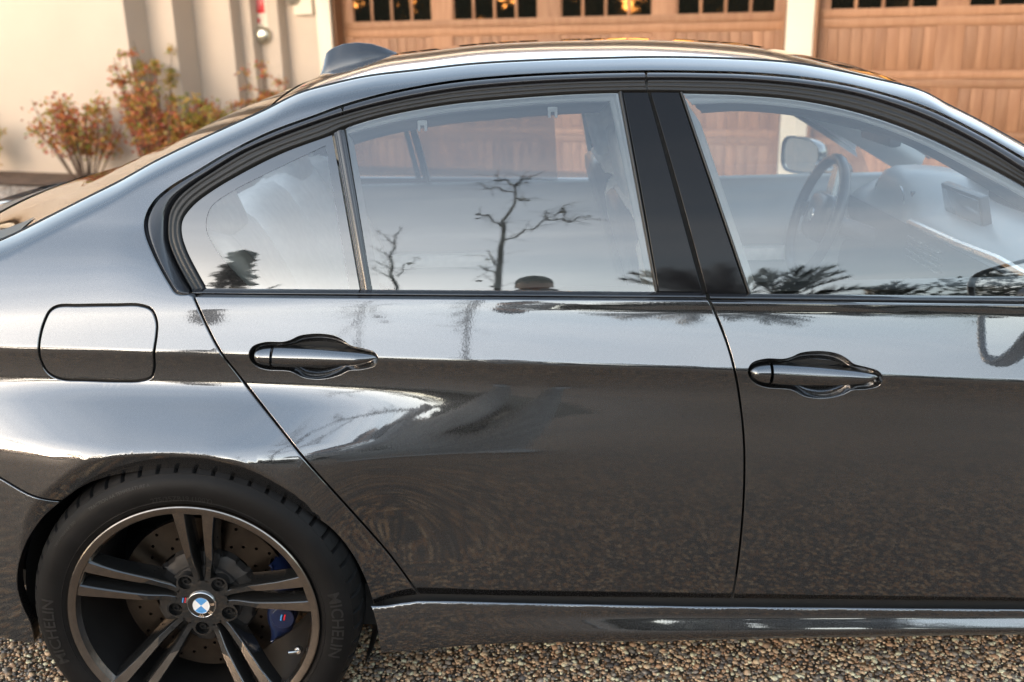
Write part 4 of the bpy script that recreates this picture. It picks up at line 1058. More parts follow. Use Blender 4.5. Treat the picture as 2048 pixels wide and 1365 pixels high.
mb = MB(); mb.lathe_y([(.022, 0), (.021, .003), (.0001, .004)], 24); mb.build('wheel_badge', SILVERTRIM, sw, M=Matrix.Translation((0, 0, .017)) @ Matrix.Rotation(pi/2, 4, 'X'))
mb = MB(); mb.tube([swc+Vector((.02, 0, -.01)), swc+Vector((.20, 0, -.08))], .03, 10); mb.build('steering_column', DASHDK, CAR)
# inner mirror
mb = MB(); mp_ = at_y(1762, 262, 0.0); mb.box(tuple(mp_), (.035, .23, .065), .014); mb.tube([tuple(mp_), (mp_[0]+.06, 0, mp_[2]+.05)], .012, 8); mb.build('inner_mirror', DASHDK, CAR)
# door mirrors: shell, glass facing back, stalk
def door_mirror(side):
    c = Vector((1.805 if side > 0 else 1.735, -side*.985, 1.005 if side > 0 else .985)); d = CAR
    rows = []
    for i in range(17):
        t = i/16; x = -.02+.115*t
        k = [1.0, .5][0]*math.sqrt(max(0, 1-(max(0, t-.12)/.88)**2)) if t > .12 else 1.0
        row = []
        for q in range(33):
            a = 2*pi*q/32; ca, sa = cos(a), sin(a)
            yy = .118*np.sign(ca)*abs(ca)**.62*k; zz = .078*np.sign(sa)*abs(sa)**.62*k*(1.0-.12*ca*side)
            row.append((c.x+x, c.y+yy, c.z+zz))
        rows.append(row)
    m_ = strip('door_mirror', rows, PAINT if side > 0 else PAINT, d)
    V = [(c.x-.012, c.y+.108*np.sign(cos(a))*abs(cos(a))**.62, c.z+.068*np.sign(sin(a))*abs(sin(a))**.62*(1.0-.12*cos(a)*side)) for a in np.linspace(0, 2*pi, 33)[:-1]]
    mg_ = mesh('mirror_glass', V, [tuple(range(32))], MIRROR, m_, smooth=False)
    R_ = [[(c.x-.020+dx_, c.y+k_*.118*np.sign(cos(a))*abs(cos(a))**.62, c.z+k_*.078*np.sign(sin(a))*abs(sin(a))**.62*(1.0-.12*cos(a)*side)) for a in np.linspace(0, 2*pi, 33)] for k_, dx_ in ((1, 0), (.97, -.003), (.92, .0), (.91, .012))]
    mr_ = strip('mirror_rim', R_, BLACKGLOSS, m_)
    mb = MB(); mb.tube([(1.78, -side*.90, .955), (1.80, -side*.81, .94), (1.82, -side*.765, .958)], [.030, .028, .035], 12); mb.build('mirror_stalk', BLACKGLOSS, m_)
    T_ = Matrix.Translation(c) @ Matrix.Rotation(radians(-26*side), 4, 'Z') @ Matrix.Translation(-c)
    T_ = T_ @ Matrix.Translation(c) @ Matrix.Scale(1.0 if side > 0 else .86, 4) @ Matrix.Translation(-c)
    for o_ in (m_, mg_, mr_): o_.data.transform(T_)
for side in (1, -1): door_mirror(side)

# ------------------------------------------------------------------ ground
AGG = [(0, (.40, .27, .155)), (.16, (.24, .15, .085)), (.30, (.56, .43, .28)), (.44, (.11, .095, .08)), (.56, (.34, .19, .095)), (.68, (.20, .17, .14)), (.80, (.48, .33, .19)), (.90, (.06, .055, .055))]
AGD = [(p_, tuple(c*k for c, k in zip(c_, (.72, .60, .50)))) for p_, c_ in AGG]
DRIVE = stone_mat('exposed_aggregate', .0115, AGD, .8, .003, (.05, .04, .03))
def sheet(name, x0, y0, x1, y1, z, mat, kind='structure'):
    return tag(mesh(name, [(x0, y0, z), (x1, y0, z), (x1, y1, z), (x0, y1, z)], [(0, 1, 2, 3)], mat, smooth=False), kind=kind)
SOIL = pbr('bark_soil', (.11, .065, .04), .9, noise=(6, .5, 6), bump=(30, .8, .02))
sheet('ground', -160, -160, 160, 160, -.012, pbr('dry_ground', (.075, .065, .045), .9, noise=(.4, .35, 6), bump=(6, .4, .02)))
sheet('driveway', -16, -7.5, 16, 14, 0, DRIVE)
# loose rounded pebbles of the aggregate where the camera looks straight down on them
def pebbles():
    tb = bmesh.new(); bmesh.ops.create_icosphere(tb, subdivisions=1, radius=1); tb.verts.index_update()
    bv = np.array([v.co[:] for v in tb.verts]); bf = np.array([[v.index for v in f.verts] for f in tb.faces]); tb.free()
    rng = np.random.default_rng(3)
    P = []
    cell = .0092
    for x in np.arange(-1.0, 2.5, cell):
        for y in np.arange(-1.22, -.48, cell):
            P.append((x+rng.uniform(-.45, .45)*cell, y+rng.uniform(-.45, .45)*cell))
    P = np.array(P)
    q = P-CAM_C[:2]; d3 = np.c_[P, np.zeros(len(P))]-CAM_C; zz = d3@FWD
    px = 1024+CAM_F*(d3@RGT)/zz; py = 682.5-CAM_F*(d3@UPV)/zz
    P = P[(py > 1195) & (py < 1480) & ((px < 230) | (px > 560))]
    n = len(P)
    s = rng.lognormal(math.log(.0044), .34, n).clip(.002, .010)
    sc = np.c_[s*rng.uniform(.85, 1.35, n), s*rng.uniform(.75, 1.1, n), s*rng.uniform(.45, .75, n)]
    a = rng.uniform(0, 2*pi, n); ca, sa = np.cos(a), np.sin(a)
    V = bv[None]*(1+rng.uniform(-.16, .16, (n, len(bv), 1)))*sc[:, None]
    X = V[..., 0]*ca[:, None]-V[..., 1]*sa[:, None]; Y = V[..., 0]*sa[:, None]+V[..., 1]*ca[:, None]
    V = np.stack([X+P[:, 0:1], Y+P[:, 1:2], V[..., 2]+.001+rng.uniform(-.001, .0015, (n, 1))], -1).reshape(-1, 3)
    F = (bf[None]+(np.arange(n)*len(bv))[:, None, None]).reshape(-1, 3)
    me = bpy.data.meshes.new('pebbles'); me.vertices.add(len(V)); me.vertices.foreach_set('co', V.ravel().astype(np.float32))
    me.loops.add(F.size); me.loops.foreach_set('vertex_index', F.ravel().astype(np.int32)); me.polygons.add(len(F)); me.polygons.foreach_set('loop_start', (np.arange(len(F))*3).astype(np.int32)); me.polygons.foreach_set('loop_total', np.full(len(F), 3, np.int32))
    me.polygons.foreach_set('use_smooth', np.ones(len(F), bool)); me.update(); me.validate()
    m, nt, out = new_mat('river_pebbles'); N = nt.nodes.new; K = nt.links.new
    p = N('ShaderNodeBsdfPrincipled'); p.inputs['Roughness'].default_value = .5; K(p.outputs[0], out.inputs[0])
    g = N('ShaderNodeNewGeometry'); cr = N('ShaderNodeValToRGB'); cr.color_ramp.interpolation = 'CONSTANT'; els = cr.color_ramp.elements
    for i, (pos, c) in enumerate(AGG):
        e = els[i] if i < 2 else els.new(pos); e.position = pos; e.color = (*[.78*min(1, q*1.7/.78)*.8+.2*min(.7, sum(c)/3*1.8) for q in c], 1)
    K(g.outputs['Random Per Island'], cr.inputs[0]); tc = N('ShaderNodeTexCoord'); t = N('ShaderNodeTexNoise'); t.inputs['Scale'].default_value = 260; t.inputs['Detail'].default_value = 3; K(tc.outputs['Object'], t.inputs['Vector'])
    r = N('ShaderNodeMapRange'); r.inputs[1].default_value = .3; r.inputs[2].default_value = .7; r.inputs[3].default_value = .78; r.inputs[4].default_value = 1.2; K(t.outputs['Fac'], r.inputs[0])
    mx = N('ShaderNodeMix'); mx.data_type = 'RGBA'; mx.blend_type = 'MULTIPLY'; mx.inputs[0].default_value = 1; K(cr.outputs[0], mx.inputs[6]); K(r.outputs[0], mx.inputs[7]); K(mx.outputs[2], p.inputs['Base Color'])
    me.materials.append(m); o = bpy.data.objects.new('driveway_pebbles', me); COL.objects.link(o); tag(o, kind='stuff')
pebbles()

# ------------------------------------------------------------------ the house behind
PSI = radians(20); GO = np.array([.67, 7.5]); GD = np.array([cos(PSI), -sin(PSI)]); GN = np.array([-sin(PSI), -cos(PSI)])   # along the wall, out of the wall
def wall_sz(x, y, out=0.0):
    """picture point to (s along wall, z) on the plane standing `out` metres in front of the garage wall"""
    o = GO+GN*out; d = ray(x, y); A = np.array([[d[0], -GD[0]], [d[1], -GD[1]]]); t, s = np.linalg.solve(A, o-CAM_C[:2]); return s, CAM_C[2]+t*d[2]
HM = Matrix(((GD[0], GN[0], 0, GO[0]), (GD[1], GN[1], 0, GO[1]), (0, 0, 1, 0), (0, 0, 0, 1)))      # local: x along wall, y out, z up
HOUSE = tag(empty('house'), 'cream stucco house with stepped wall corners and timber garage doors', 'house'); HOUSE.matrix_world = HM
STUCCO = pbr('cream_stucco', (.53, .435, .35), .85, noise=(1.3, .05, 5), bump=(90, .35, .004))
STUCCO2 = pbr('pale_trim_stucco', (.74, .65, .53), .8, noise=(2, .04, 4), bump=(120, .3, .003))
WOOD = wood_mat('cedar_garage_timber', (.225, .098, .044), (.335, .168, .086))
WOODDK = wood_mat('cedar_rail_timber', (.26, .12, .056), (.325, .163, .082))
PANE = pbr('dark_window_pane', (.006, .007, .006), .02, ior=1.75)
PANE.node_tree.nodes['Principled BSDF'].inputs['Specular Tint'].default_value = (1.0, .52, .16, 1)      # orange sunset glow put into the panes' reflection colour
def hbox(name, s0, s1, y0, y1, z0, z1, mat, parent=None, bev=.004):
    mb = MB(); mb.box(((s0+s1)/2, (y0+y1)/2, (z0+z1)/2), (abs(s1-s0), abs(y1-y0), abs(z1-z0)), bev); o = mb.build(name, mat, parent or HOUSE, auto=40); return o
ZW = 2.75
s_of = lambda x, out=0: wall_sz(x, 20, out)[0]
jl, jr = s_of(672), s_of(1568); pl_, pr_ = s_of(1575), s_of(1630)
p_ = (wall_sz(1347.5, 25)[0]-wall_sz(695, 44)[0])/3
# wall pieces, right to left, stepping forward
hbox('wall', pl_, pr_, -.30, .05, -.05, ZW, STUCCO2)
hbox('wall', jl-.05, 7.5, -.30, .05, 2.22, ZW, STUCCO)
steps = []
out = .05; x_prev = 655
segs = [(655, 570), (555, 515), (500, 478), (460, 385), (345, 290), (248, -900)]     # face spans in the picture; the gaps between are return walls
for i, (xr, xl) in enumerate(segs):
    if i > 0:
        # depth of the return that spans from the previous left end to this right end
        sL = s_prev; best = min(np.linspace(out+.02, out+1.2, 200), key=lambda o_: abs(s_of(xr, o_)-sL)); out = best
    s1 = s_of(xr, out); s0 = s_of(xl, out)
    if i > 0: s1 = s_prev
    hbox('wall', s0, s1, -.4, out, -.05, ZW, STUCCO, bev=.012)
    steps.append((s0, s1, out)); s_prev = s0
print('wall steps', [tuple(round(v, 2) for v in s) for s in steps])
hbox('wall_trim', s_of(668), s_of(640), .05, .09, -.05, 2.30, STUCCO2)
hbox('wall', 7.2, 9.0, -.3, .4, -.05, ZW, STUCCO)
# eaves and roof
o = hbox('fascia', -9.5, 9.5, 1.55, 1.60, ZW-.12, ZW+.16, STUCCO2); hbox('soffit', -9.5, 9.5, -.3, 1.549, ZW-.02, ZW+.03, STUCCO2)
mb = MB(); mb.add([(-9.8, 1.75, ZW+.12), (9.8, 1.75, ZW+.12), (9.8, -5, ZW+2.2), (-9.8, -5, ZW+2.2)], [(0, 1, 2, 3)]); mb.build('roof', pbr('clay_roof', (.22, .11, .07), .8, noise=(3, .3, 4)), HOUSE, smooth=False)
def garage_door(sA, sB, label, x_first, ngroups, zb):
    g = empty('garage_door', (0, 0, 0), parent=HOUSE); g['label'] = label
    yb = -.12
    hbox('door_core', sA, sB, yb-.05, yb-.016, -.02, 2.18, WOODDK, g, 0)
    w_ = p_*.80; gap_ = p_-w_
    zsec = [zb, zb-.53, zb-1.06, zb-1.59]
    # stiles and rails
    for k in range(ngroups+1):
        a = x_first-gap_+k*p_; hbox('stile', max(sA, a), min(sB, a+gap_), yb-.016, yb+.002, -.02, 2.18, WOOD, g)
    for z0, z1 in ((zb-.075, zb), (zb-.155, zb-.081), (zb-.60, zb-.535), (zb-.675, zb-.606), (zb-1.12, zb-1.06), (zb-1.19, zb-1.126), (zb+.52, zb+.62)):
        hbox('rail', sA, sB, yb-.016, yb+.006, z0, z1, WOODDK, g)
    for k in range(ngroups):
        a = x_first+k*p_; b = min(a+w_, sB)
        if a > sB: break
        nP = 4; pw = (w_)/nP
        for j in range(nP):
            q0 = a+j*pw+.016; q1 = a+(j+1)*pw-.016
            hbox('window_pane', q0, q1, yb-.016, yb-.010, zb, zb+.50, PANE, g, 0)
            if j: hbox('glazing_bar', a+j*pw-.015, a+j*pw+.015, yb-.016, yb-.002, zb, zb+.52, WOOD, g)
        nb = 9; bw = w_/nb
        for z0, z1 in ((zb-.535, zb-.155), (zb-1.06, zb-.675), (-.02, zb-1.19)):
            for j in range(nb):
                if a+j*bw > sB: break
                hbox('plank', a+j*bw+.003, a+(j+1)*bw-.003, yb-.016, yb-.004, z0+.012, z1-.012, WOOD, g, .003)
zb1 = wall_sz(1100, 35)[1]; zb2 = zb1+.01
garage_door(jl, jr, 'wide timber garage door with dark panes, left of the white pillar', wall_sz(695, 44)[0], 4, zb1)
garage_door(s_of(1632), s_of(1632)+4.9, 'timber garage door right of the white pillar', s_of(1656), 4, zb2)
hbox('jamb', jl-.045, jl, -.20, .03, -.05, 2.2, WOODDK); hbox('jamb', jr, jr+.02, -.20, .03, -.05, 2.2, WOODDK); hbox('jamb', pr_, pr_+.03, -.20, .03, -.05, 2.2, WOODDK)
def hplace(o): o.matrix_world = HM @ o.matrix_world; return o
def wall_thing(name, label, cat): 
    e = empty(name); e.matrix_world = HM; return tag(e, label, cat)
# red alarm notice, bell, lamp and switch box on the recessed wall
so_ = steps[1][2]
t = wall_thing('alarm_sign', 'red alarm notice with white letters on the narrow stucco pier, above the round bell', 'sign')
s0, z0 = wall_sz(509, 30, so_+.01); s1, _ = wall_sz(530, 30, so_+.01); zt = z0+.19
hbox('sign_plate', s0, s1, so_+.001, so_+.012, z0+.015, zt+.02, RED, t, .003); hbox('sign_backing', s0-.02, s1+.02, so_+.0005, so_+.006, z0-.27, zt+.05, STUCCO2, t, .002)
mb = MB(); c_ = (s0+s1)/2
for dx_, dz, w_, h_ in ((0, .150, .050, .012), (-.019, .120, .012, .05), (.019, .120, .012, .05), (0, .092, .050, .012), (0, .060, .06, .008)): mb.box((c_+dx_, so_+.0132, z0+dz), (w_, .002, h_), 0)
mb.build('sign_print', pbr('faded_sign_print', (.62, .30, .30), .5), t)
mb = MB(); a_, b_ = wall_sz(518, 42, so_+.01); mb.box((a_, so_+.010, b_), (.03, .006, .045), .001); mb.build('sign_tag', RED, t)
t = wall_thing('alarm_bell', 'round pale metal bell on the stucco pier below the red notice', 'bell')
a_, b_ = wall_sz(523, 71, so_+.05)
mb = MB(); mb.lathe_y([(.092, .0), (.090, .02), (.080, .045), (.055, .062), (.02, .070), (.0001, .071)], 40, (a_, so_+.012, b_)); mb.lathe_y([(.02, .069), (.018, .082), (.0001, .083)], 16, (a_, so_+.012, b_)); mb.build('bell_dome', pbr('aged_bell_metal', (.62, .60, .50), .28, metal=.9), t)
mb = MB(); mb.box((a_, so_+.006, b_), (.13, .010, .13), .003); mb.build('bell_plate', BOLT, t)
o0 = steps[0][2]
t = wall_thing('wall_lamp', 'pale metal wall lamp on a stucco block beside the garage door', 'lamp')
a_, b_ = wall_sz(583, 4, o0+.1); 
mb = MB(); mb.box((a_+.10, o0+.03, b_+.02), (.22, .06, .30), .008); mb.build('lamp_block', STUCCO2, t)
mb = MB(); mb.lathe_y([(.085, .0), (.083, .03), (.068, .055), (.03, .07), (.0001, .072)], 32, (a_, o0+.062, b_+.05)); mb.build('lamp_shade', pbr('lamp_metal', (.55, .53, .46), .3, metal=.8), t)
t = wall_thing('switch_box', 'small pale grey box on the stucco beside the garage door trim', 'switch box')
a_, b_ = wall_sz(641, 18, o0+.03); mb = MB(); mb.box((a_, o0+.016, b_), (.055, .03, .15), .006); mb.build('box_cover', WHITE, t); mb = MB(); mb.box((a_, o0+.034, b_), (.02, .006, .05), .002); mb.build('box_switch', STEEL, t)
# planting bed at the foot of the wall
sB = steps[-1][2]
bed = mesh('planting_bed', [(-12, sB+.0, .02), (.9-2.6, sB, .02), (.9-2.6, sB+.75, .02), (-12, sB+.75, .02)], [(0, 1, 2, 3)], SOIL, smooth=False); bed.matrix_world = HM; tag(bed, kind='structure')
gr = mesh('gravel_apron', [(-12, sB+.75, .004), (.9-2.6, sB+.75, .004), (.9-2.6, sB+2.3, .004), (-12, sB+2.3, .004)], [(0, 1, 2, 3)], stone_mat('pale_gravel', .03, [(0, (.55, .45, .36)), (.3, (.66, .56, .46)), (.55, (.45, .32, .24)), (.75, (.70, .62, .54)), (.9, (.40, .20, .12)), (.95, (.5, .4, .3))], .7, .008), smooth=False); gr.matrix_world = HM; tag(gr, kind='structure')
LEAFRED = leaf_mat('autumn_nandina_leaves', [(.48, .07, .05), (.62, .20, .06), (.46, .36, .06), (.20, .25, .045), (.66, .28, .08), (.34, .10, .07), (.50, .12, .06)], .35)
LEAFGRN = leaf_mat('yellow_green_leaves', [(.20, .24, .04), (.44, .36, .05), (.55, .28, .06), (.16, .20, .04)], .35)
STEM = pbr('brown_cane', (.12, .075, .05), .8)
def shrub(label, px, py, out, h, spread, mat, seed, n=10, dens=1.0):
    s, z = wall_sz(px, py, out); rng = random.Random(seed)
    P = HM @ Vector((s, out, 0)); root = tag(empty('shrub', P), label, 'shrub', None)
    st = MB(); V = []; F = []
    for i in range(int(n*1.7)):
        a = rng.uniform(0, 2*pi); r = spread*1.25*sqrt(rng.random()); hh = h*rng.uniform(.45, 1.0)
        tip = Vector((r*cos(a), r*sin(a)*.6, hh)); base = Vector((tip.x*.25, tip.y*.25, 0))
        mid_ = base.lerp(tip, .5)+Vector((rng.uniform(-.05, .05), rng.uniform(-.05, .05), .03))
        st.tube([base, mid_, tip], [.008, .006, .003], 5)
        for lev in range(int(4*dens)+1):
            t = rng.uniform(.45, 1.02); c = base.lerp(tip, t) if t < 1 else tip
            for q in range(int(20*dens)):
                d = Vector((rng.gauss(0, 1), rng.gauss(0, 1), rng.gauss(0, .55)))*(.062*spread/.4)
                p = c+d; ln = rng.uniform(.028, .055); w_ = ln*.34
                u = Vector((rng.gauss(0, 1), rng.gauss(0, 1), rng.gauss(-.2, .6))).normalized(); v = u.cross(Vector((rng.gauss(0, 1), rng.gauss(0, 1), rng.gauss(0, 1)))).normalized()
                k = len(V); V += [p, p+u*ln*.5+v*w_, p+u*ln, p+u*ln*.5-v*w_]; F.append((k, k+1, k+2, k+3))
    st.build('stems', STEM, root); mesh('foliage', V, F, mat, root, smooth=False)
    return root
sh_ = [('low red-leaved shrub at the foot of the big blank wall, furthest from the garage', 172, 350, sB+.35, .93, .40, LEAFRED, 3, 15, 1.0),
       ('tall orange-tipped shrub against the wall corner', 300, 330, sB+.2, 1.30, .24, LEAFRED, 5, 11, 1.0),
       ('slender yellow-green shrub rising behind the reddest shrub', 338, 320, sB-.1, 1.38, .20, LEAFGRN, 8, 6, .9),
       ('reddest spreading shrub in front of the stepped stucco corner', 352, 330, sB+.25, .95, .40, LEAFRED, 11, 14, 1.0),
       ('low yellow and orange shrub beside the car boot', 430, 320, sB+.1, .88, .26, LEAFGRN, 14, 9, 1.0),
       ('orange shrub low behind the rear window, between the yellow shrub and the bell', 462, 300, sB-.25, .85, .26, LEAFRED, 17, 9, 1.0),
       ('red and green shrub under the bell', 560, 300, .6, 1.13, .25, LEAFRED, 21, 11, 1.2),
       ('small yellowing shrub at the very edge of the blank wall', -30, 340, sB+.3, .75, .22, LEAFGRN, 25, 7, .8)]
for a in sh_: shrub(*a)

# ------------------------------------------------------------------ what stands across the drive, behind the camera (seen mirrored in glass and paint)
def refl(x, y, dist):
    """the place, `dist` metres in front of the car, that the near side window mirrors at picture point (x, y)"""
    X, Z = on(x, y, Gs(0)); Pp = Vector((X, -G(Z), Z)); d = (Pp-Vector(CAM_C)).normalized()
    gz = (G(Z+1e-4)-G(Z-1e-4))/2e-4; n = Vector((0, -1, -gz)).normalized(); r = d-2*d.dot(n)*n
    return Pp+r*((dist+Pp.y)/-r.y)
BARK = pbr('grey_bark', (.06, .05, .042), .85, noise=(8, .3, 4), bump=(30, .6, .01))
LEAFDK = leaf_mat('dark_evergreen_leaves', [(.012, .018, .008), (.022, .030, .012), (.016, .024, .011), (.03, .034, .014)], .10)
BUD = pbr('withered_fruit', (.05, .028, .018), .8)
def bare_tree(label, dist, limbs, r0, buds):
    base = refl(*limbs[0][0], dist); g = Vector((base.x, base.y, 0))
    root = tag(empty('bare_tree', g), label, 'tree'); rng = random.Random(int(r0*1e4))
    mb = MB(); br = MB()
    for i, lb in enumerate(limbs):
        Q = spl(lb, n=max(5, len(lb)*4)); P = [refl(q[0], q[1], dist)-g for q in Q]
        for k, p in enumerate(P): p.y += .10*sin(k*.9+i*2.1)*min(1, k/4)
        if i == 0: P = [Vector((P[0].x+.02, P[0].y, 0)), Vector((P[0].x, P[0].y, P[0].z*.5))]+P
        ra = r0 if i == 0 else r0*.42; rb = r0*.30 if i == 0 else r0*.14
        (mb if i == 0 else br).tube(P, list(np.linspace(ra, rb, len(P))), 7)
        # side twigs
        for k in range(2 if i == 0 else 1, len(P)-1, 1 if i else 2):
            if i == 0 and k < 4: continue
            for _ in range(2):
                if rng.random() < .5: continue
                d = (P[k+1]-P[k]).normalized(); s_ = d.cross(Vector((rng.gauss(0, 1), rng.gauss(0, .6), rng.gauss(0, 1)))).normalized(); ln = rng.uniform(.12, .38)
                e = P[k]+(d*.6+s_).normalized()*ln
                br.tube([P[k], P[k].lerp(e, .5)+Vector((0, 0, .02)), e], [r0*.12, r0*.09, r0*.06], 5)
    mb.build('trunk', BARK, root); br.build('branches', BARK, root)
    fb_ = MB()
    for x, y, s in buds:
        c = refl(x, y, dist)-g; bm = bmesh.new(); bmesh.ops.create_icosphere(bm, subdivisions=1, radius=s); bm.verts.index_update()
        fb_.add([tuple(v.co+c) for v in bm.verts], [[v.index for v in f.verts] for f in bm.faces]); bm.free()
    fb_.build('withered_fruit', BUD, root)
bare_tree('leafless pruned tree with a forked crown, mirrored in the middle of the rear door window', 6.0,
    [[(997, 600), (995, 578), (999, 540), (1003, 490), (1008, 455), (1004, 440), (1022, 425), (1030, 400), (1030, 380), (1022, 368)],
     [(1008, 482), (1050, 465), (1085, 445), (1110, 430), (1130, 415), (1148, 410)], [(1100, 440), (1140, 442), (1160, 437), (1180, 432)], [(1004, 455), (985, 440), (970, 430), (955, 430)],
     [(1025, 385), (1005, 380), (980, 376), (952, 368)], [(1026, 372), (1010, 362), (990, 354)], [(1030, 375), (1040, 362), (1050, 355), (1062, 358)], [(999, 540), (985, 520), (975, 500)], [(1001, 560), (985, 545), (958, 535)],
     [(1030, 398), (1045, 400), (1055, 402)], [(1095, 442), (1090, 425)], [(1128, 417), (1128, 440)]], .034,
    [(992, 362, .03), (1058, 358, .03), (1052, 366, .025), (957, 430, .03), (955, 438, .022), (1125, 425, .045), (1178, 433, .022), (1056, 402, .025), (985, 574, .028), (975, 520, .025), (958, 563, .03)])
bare_tree('thin leafless sapling, mirrored beside the window divider', 7.0,
    [[(795, 600), (793, 578), (783, 550), (783, 520), (788, 490), (797, 465), (800, 452)], [(795, 555), (808, 535), (825, 525), (840, 515)], [(784, 520), (765, 505), (745, 495)], [(783, 540), (760, 528), (740, 522)], [(790, 492), (775, 478), (755, 462)], [(785, 560), (765, 548), (745, 540)]], .022,
    [(820, 528, .04), (838, 518, .02), (756, 463, .02)])
def frond_palm(label, base_px, dist, tips, z_extra=0):
    c = refl(*base_px, dist); g = Vector((c.x, c.y, 0)); root = tag(empty('palm_tree', g), label, 'palm tree')
    mb = MB(); top = c-g
    mb.tube([(0, 0, 0), (0, 0, top.z*.5), tuple(top)], [.20, .17, .18], 12); mb.build('trunk', BARK, root)
    V = []; F = []; rng = random.Random(len(label))
    allt = list(tips)
    for k in range(24):
        allt.append(None)
    for i, tp in enumerate(allt):
        if tp is not None: tip = refl(*tp, dist)-g
        else:
            a = (i*137.5)%360; a = radians(a); tip = top+Vector((1.3*cos(a), 1.3*sin(a), rng.uniform(-.7, .25)))
        d = tip-top; ln = d.length
        ctrl = top+d*.5+Vector((0, 0, .18*ln)); prev = None
        N_ = 64
        for k in range(N_):
            t = k/(N_-1); p = top.lerp(ctrl, t).lerp(ctrl.lerp(tip, t), t); tg = (ctrl-top).lerp(tip-ctrl, t).normalized()
            sd = tg.cross(Vector((0, 0, 1))); sd = sd.normalized() if sd.length > 1e-3 else Vector((1, 0, 0)); up_ = sd.cross(tg)
            lw = .62*ln*sin(pi*min(1, t*.92+.08))**.7*.55
            for e in (-1, 1):
                q = p+(tg*1.0+sd*e*.62+up_*rng.uniform(-.1, .5)).normalized()*lw*rng.uniform(.85, 1.1)
                w_ = tg*.030; kk = len(V); V += [p-w_, p+w_, q]; F.append((kk, kk+1, kk+2))
        kk = len(V)
    mesh('fronds', V, F, LEAFDK, root, smooth=False)
    return root
frond_palm('feathery palm tree across the drive, mirrored behind the front window pillar', (1460, 612), 9.0, [(1395, 540), (1430, 528), (1470, 535), (1345, 545), (1290, 545), (1240, 560), (1535, 545), (1580, 548), (1260, 548), (1320, 538)])
frond_palm('palm tree with long leaning fronds, mirrored at the base of the front window', (1560, 606), 8.5, [(1640, 538), (1675, 533), (1660, 548), (1610, 535), (1520, 540), (1700, 556), (1690, 545), (1500, 555)])
frond_palm('low palm tree mirrored near the door mirror', (1755, 622), 8.5, [(1800, 565), (1843, 572), (1835, 578), (1770, 572), (1730, 580), (1815, 570), (1860, 582)])
def leafy(label, name, x, y, h, r, n, mat, seed, trunk=.14, low=.15, cone=False, leaf=.16):
    rng = random.Random(seed); root = tag(empty(name, (x, y, 0)), label, 'tree' if 'tree' in name else 'bush')
    mb = MB(); mb.tube([(0, 0, 0), (rng.uniform(-.1, .1), 0, h*.4), (rng.uniform(-.2, .2), 0, h*.8)], [trunk, trunk*.8, trunk*.3], 8)
    for i in range(6):
        a = rng.uniform(0, 2*pi); z = h*rng.uniform(.3, .6); mb.tube([(0, 0, z), (r*.35*cos(a), r*.35*sin(a), z+h*.12), (r*.7*cos(a), r*.7*sin(a), z+h*.2)], [trunk*.4, trunk*.25, trunk*.1], 6)
    mb.build('trunk', BARK, root)
    cl = []
    for i in range(max(10, n//55)):
        t = rng.uniform(low, 1); rr = r*(1-t)*1.1 if cone else r*sqrt(max(0.05, 1-((t-.55)/.5)**2)); a = rng.uniform(0, 2*pi); q = sqrt(rng.random())
        cl.append((Vector((rr*q*cos(a), rr*q*sin(a), h*t)), rng.uniform(.10, .24)*r*(.5 if cone else 1)+.1))
    V = []; F = []
    for i in range(n):
        c, s = rng.choice(cl); d = Vector((rng.gauss(0, 1), rng.gauss(0, 1), rng.gauss(0, .8))).normalized()*s*rng.random()**.4; p = c+d
        u = Vector((rng.gauss(0, 1), rng.gauss(0, 1), rng.gauss(0, 1))).normalized(); v = u.orthogonal().normalized(); ln = leaf*rng.uniform(.6, 1.3); k = len(V)
        V += [p-u*ln*.5, p+v*ln*.3, p+u*ln*.5, p-v*ln*.3]; F.append((k, k+1, k+2, k+3))
    mesh('crown', V, F, mat, root, smooth=False)
cb = refl(458, 575, 11); leafy('pointed dark conifer across the drive, mirrored in the rear quarter window', 'conifer_tree', cb.x, cb.y, refl(472, 508, 11).z, .95, 5200, LEAFDK, 4, cone=True, low=.05, leaf=.12)
leafy('broad dark evergreen tree across the drive, furthest behind the boot', 'evergreen_tree', -7.5, -15, 6.2, 3.0, 5200, LEAFDK, 31, .22)
leafy('round evergreen tree across the drive beside the conifer', 'evergreen_tree', -1.6, -20, 4.9, 2.6, 4200, LEAFDK, 33, .2)
leafy('loose evergreen tree across the drive beyond the palms', 'evergreen_tree', 9.5, -15, 5.6, 2.6, 4200, LEAFDK, 35, .2)
leafy('small leafy tree across the drive, mirrored in the door mirror', 'leafy_tree', -4.8, -9.2, 4.2, 1.5, 2600, LEAFDK, 36, .1)
leafy('tall dark evergreen across the drive, behind the rear corner of the car', 'evergreen_tree', -9.5, -8.0, 6.6, 2.4, 5200, LEAFDK, 51, .2)
leafy('dark rounded evergreen nearest the rear bumper side of the drive', 'evergreen_tree', -12.5, -4.5, 5.6, 2.2, 4200, LEAFDK, 53, .2)
# far wood beyond: one mass
rng = random.Random(77); V = []; F = []
for i in range(26000):
    a = rng.uniform(-75, 75); d = rng.uniform(24, 30); x = .7+d*sin(radians(a)); y = -d*cos(radians(a)); top = 3.9+1.3*sin(a*.21)+.9*sin(a*.53+1)+.5*sin(a*1.3)
    z = top*rng.random()**.8; s = rng.uniform(.16, .42); u = Vector((rng.gauss(0, 1), rng.gauss(0, 1), rng.gauss(0, 1))).normalized()*s; v = u.orthogonal()*.55; p = Vector((x, y, z)); k = len(V)
    V += [p-u, p+v, p+u, p-v]; F.append((k, k+1, k+2, k+3))
tag(mesh('distant_woods', V, F, LEAFDK, smooth=False), kind='stuff')

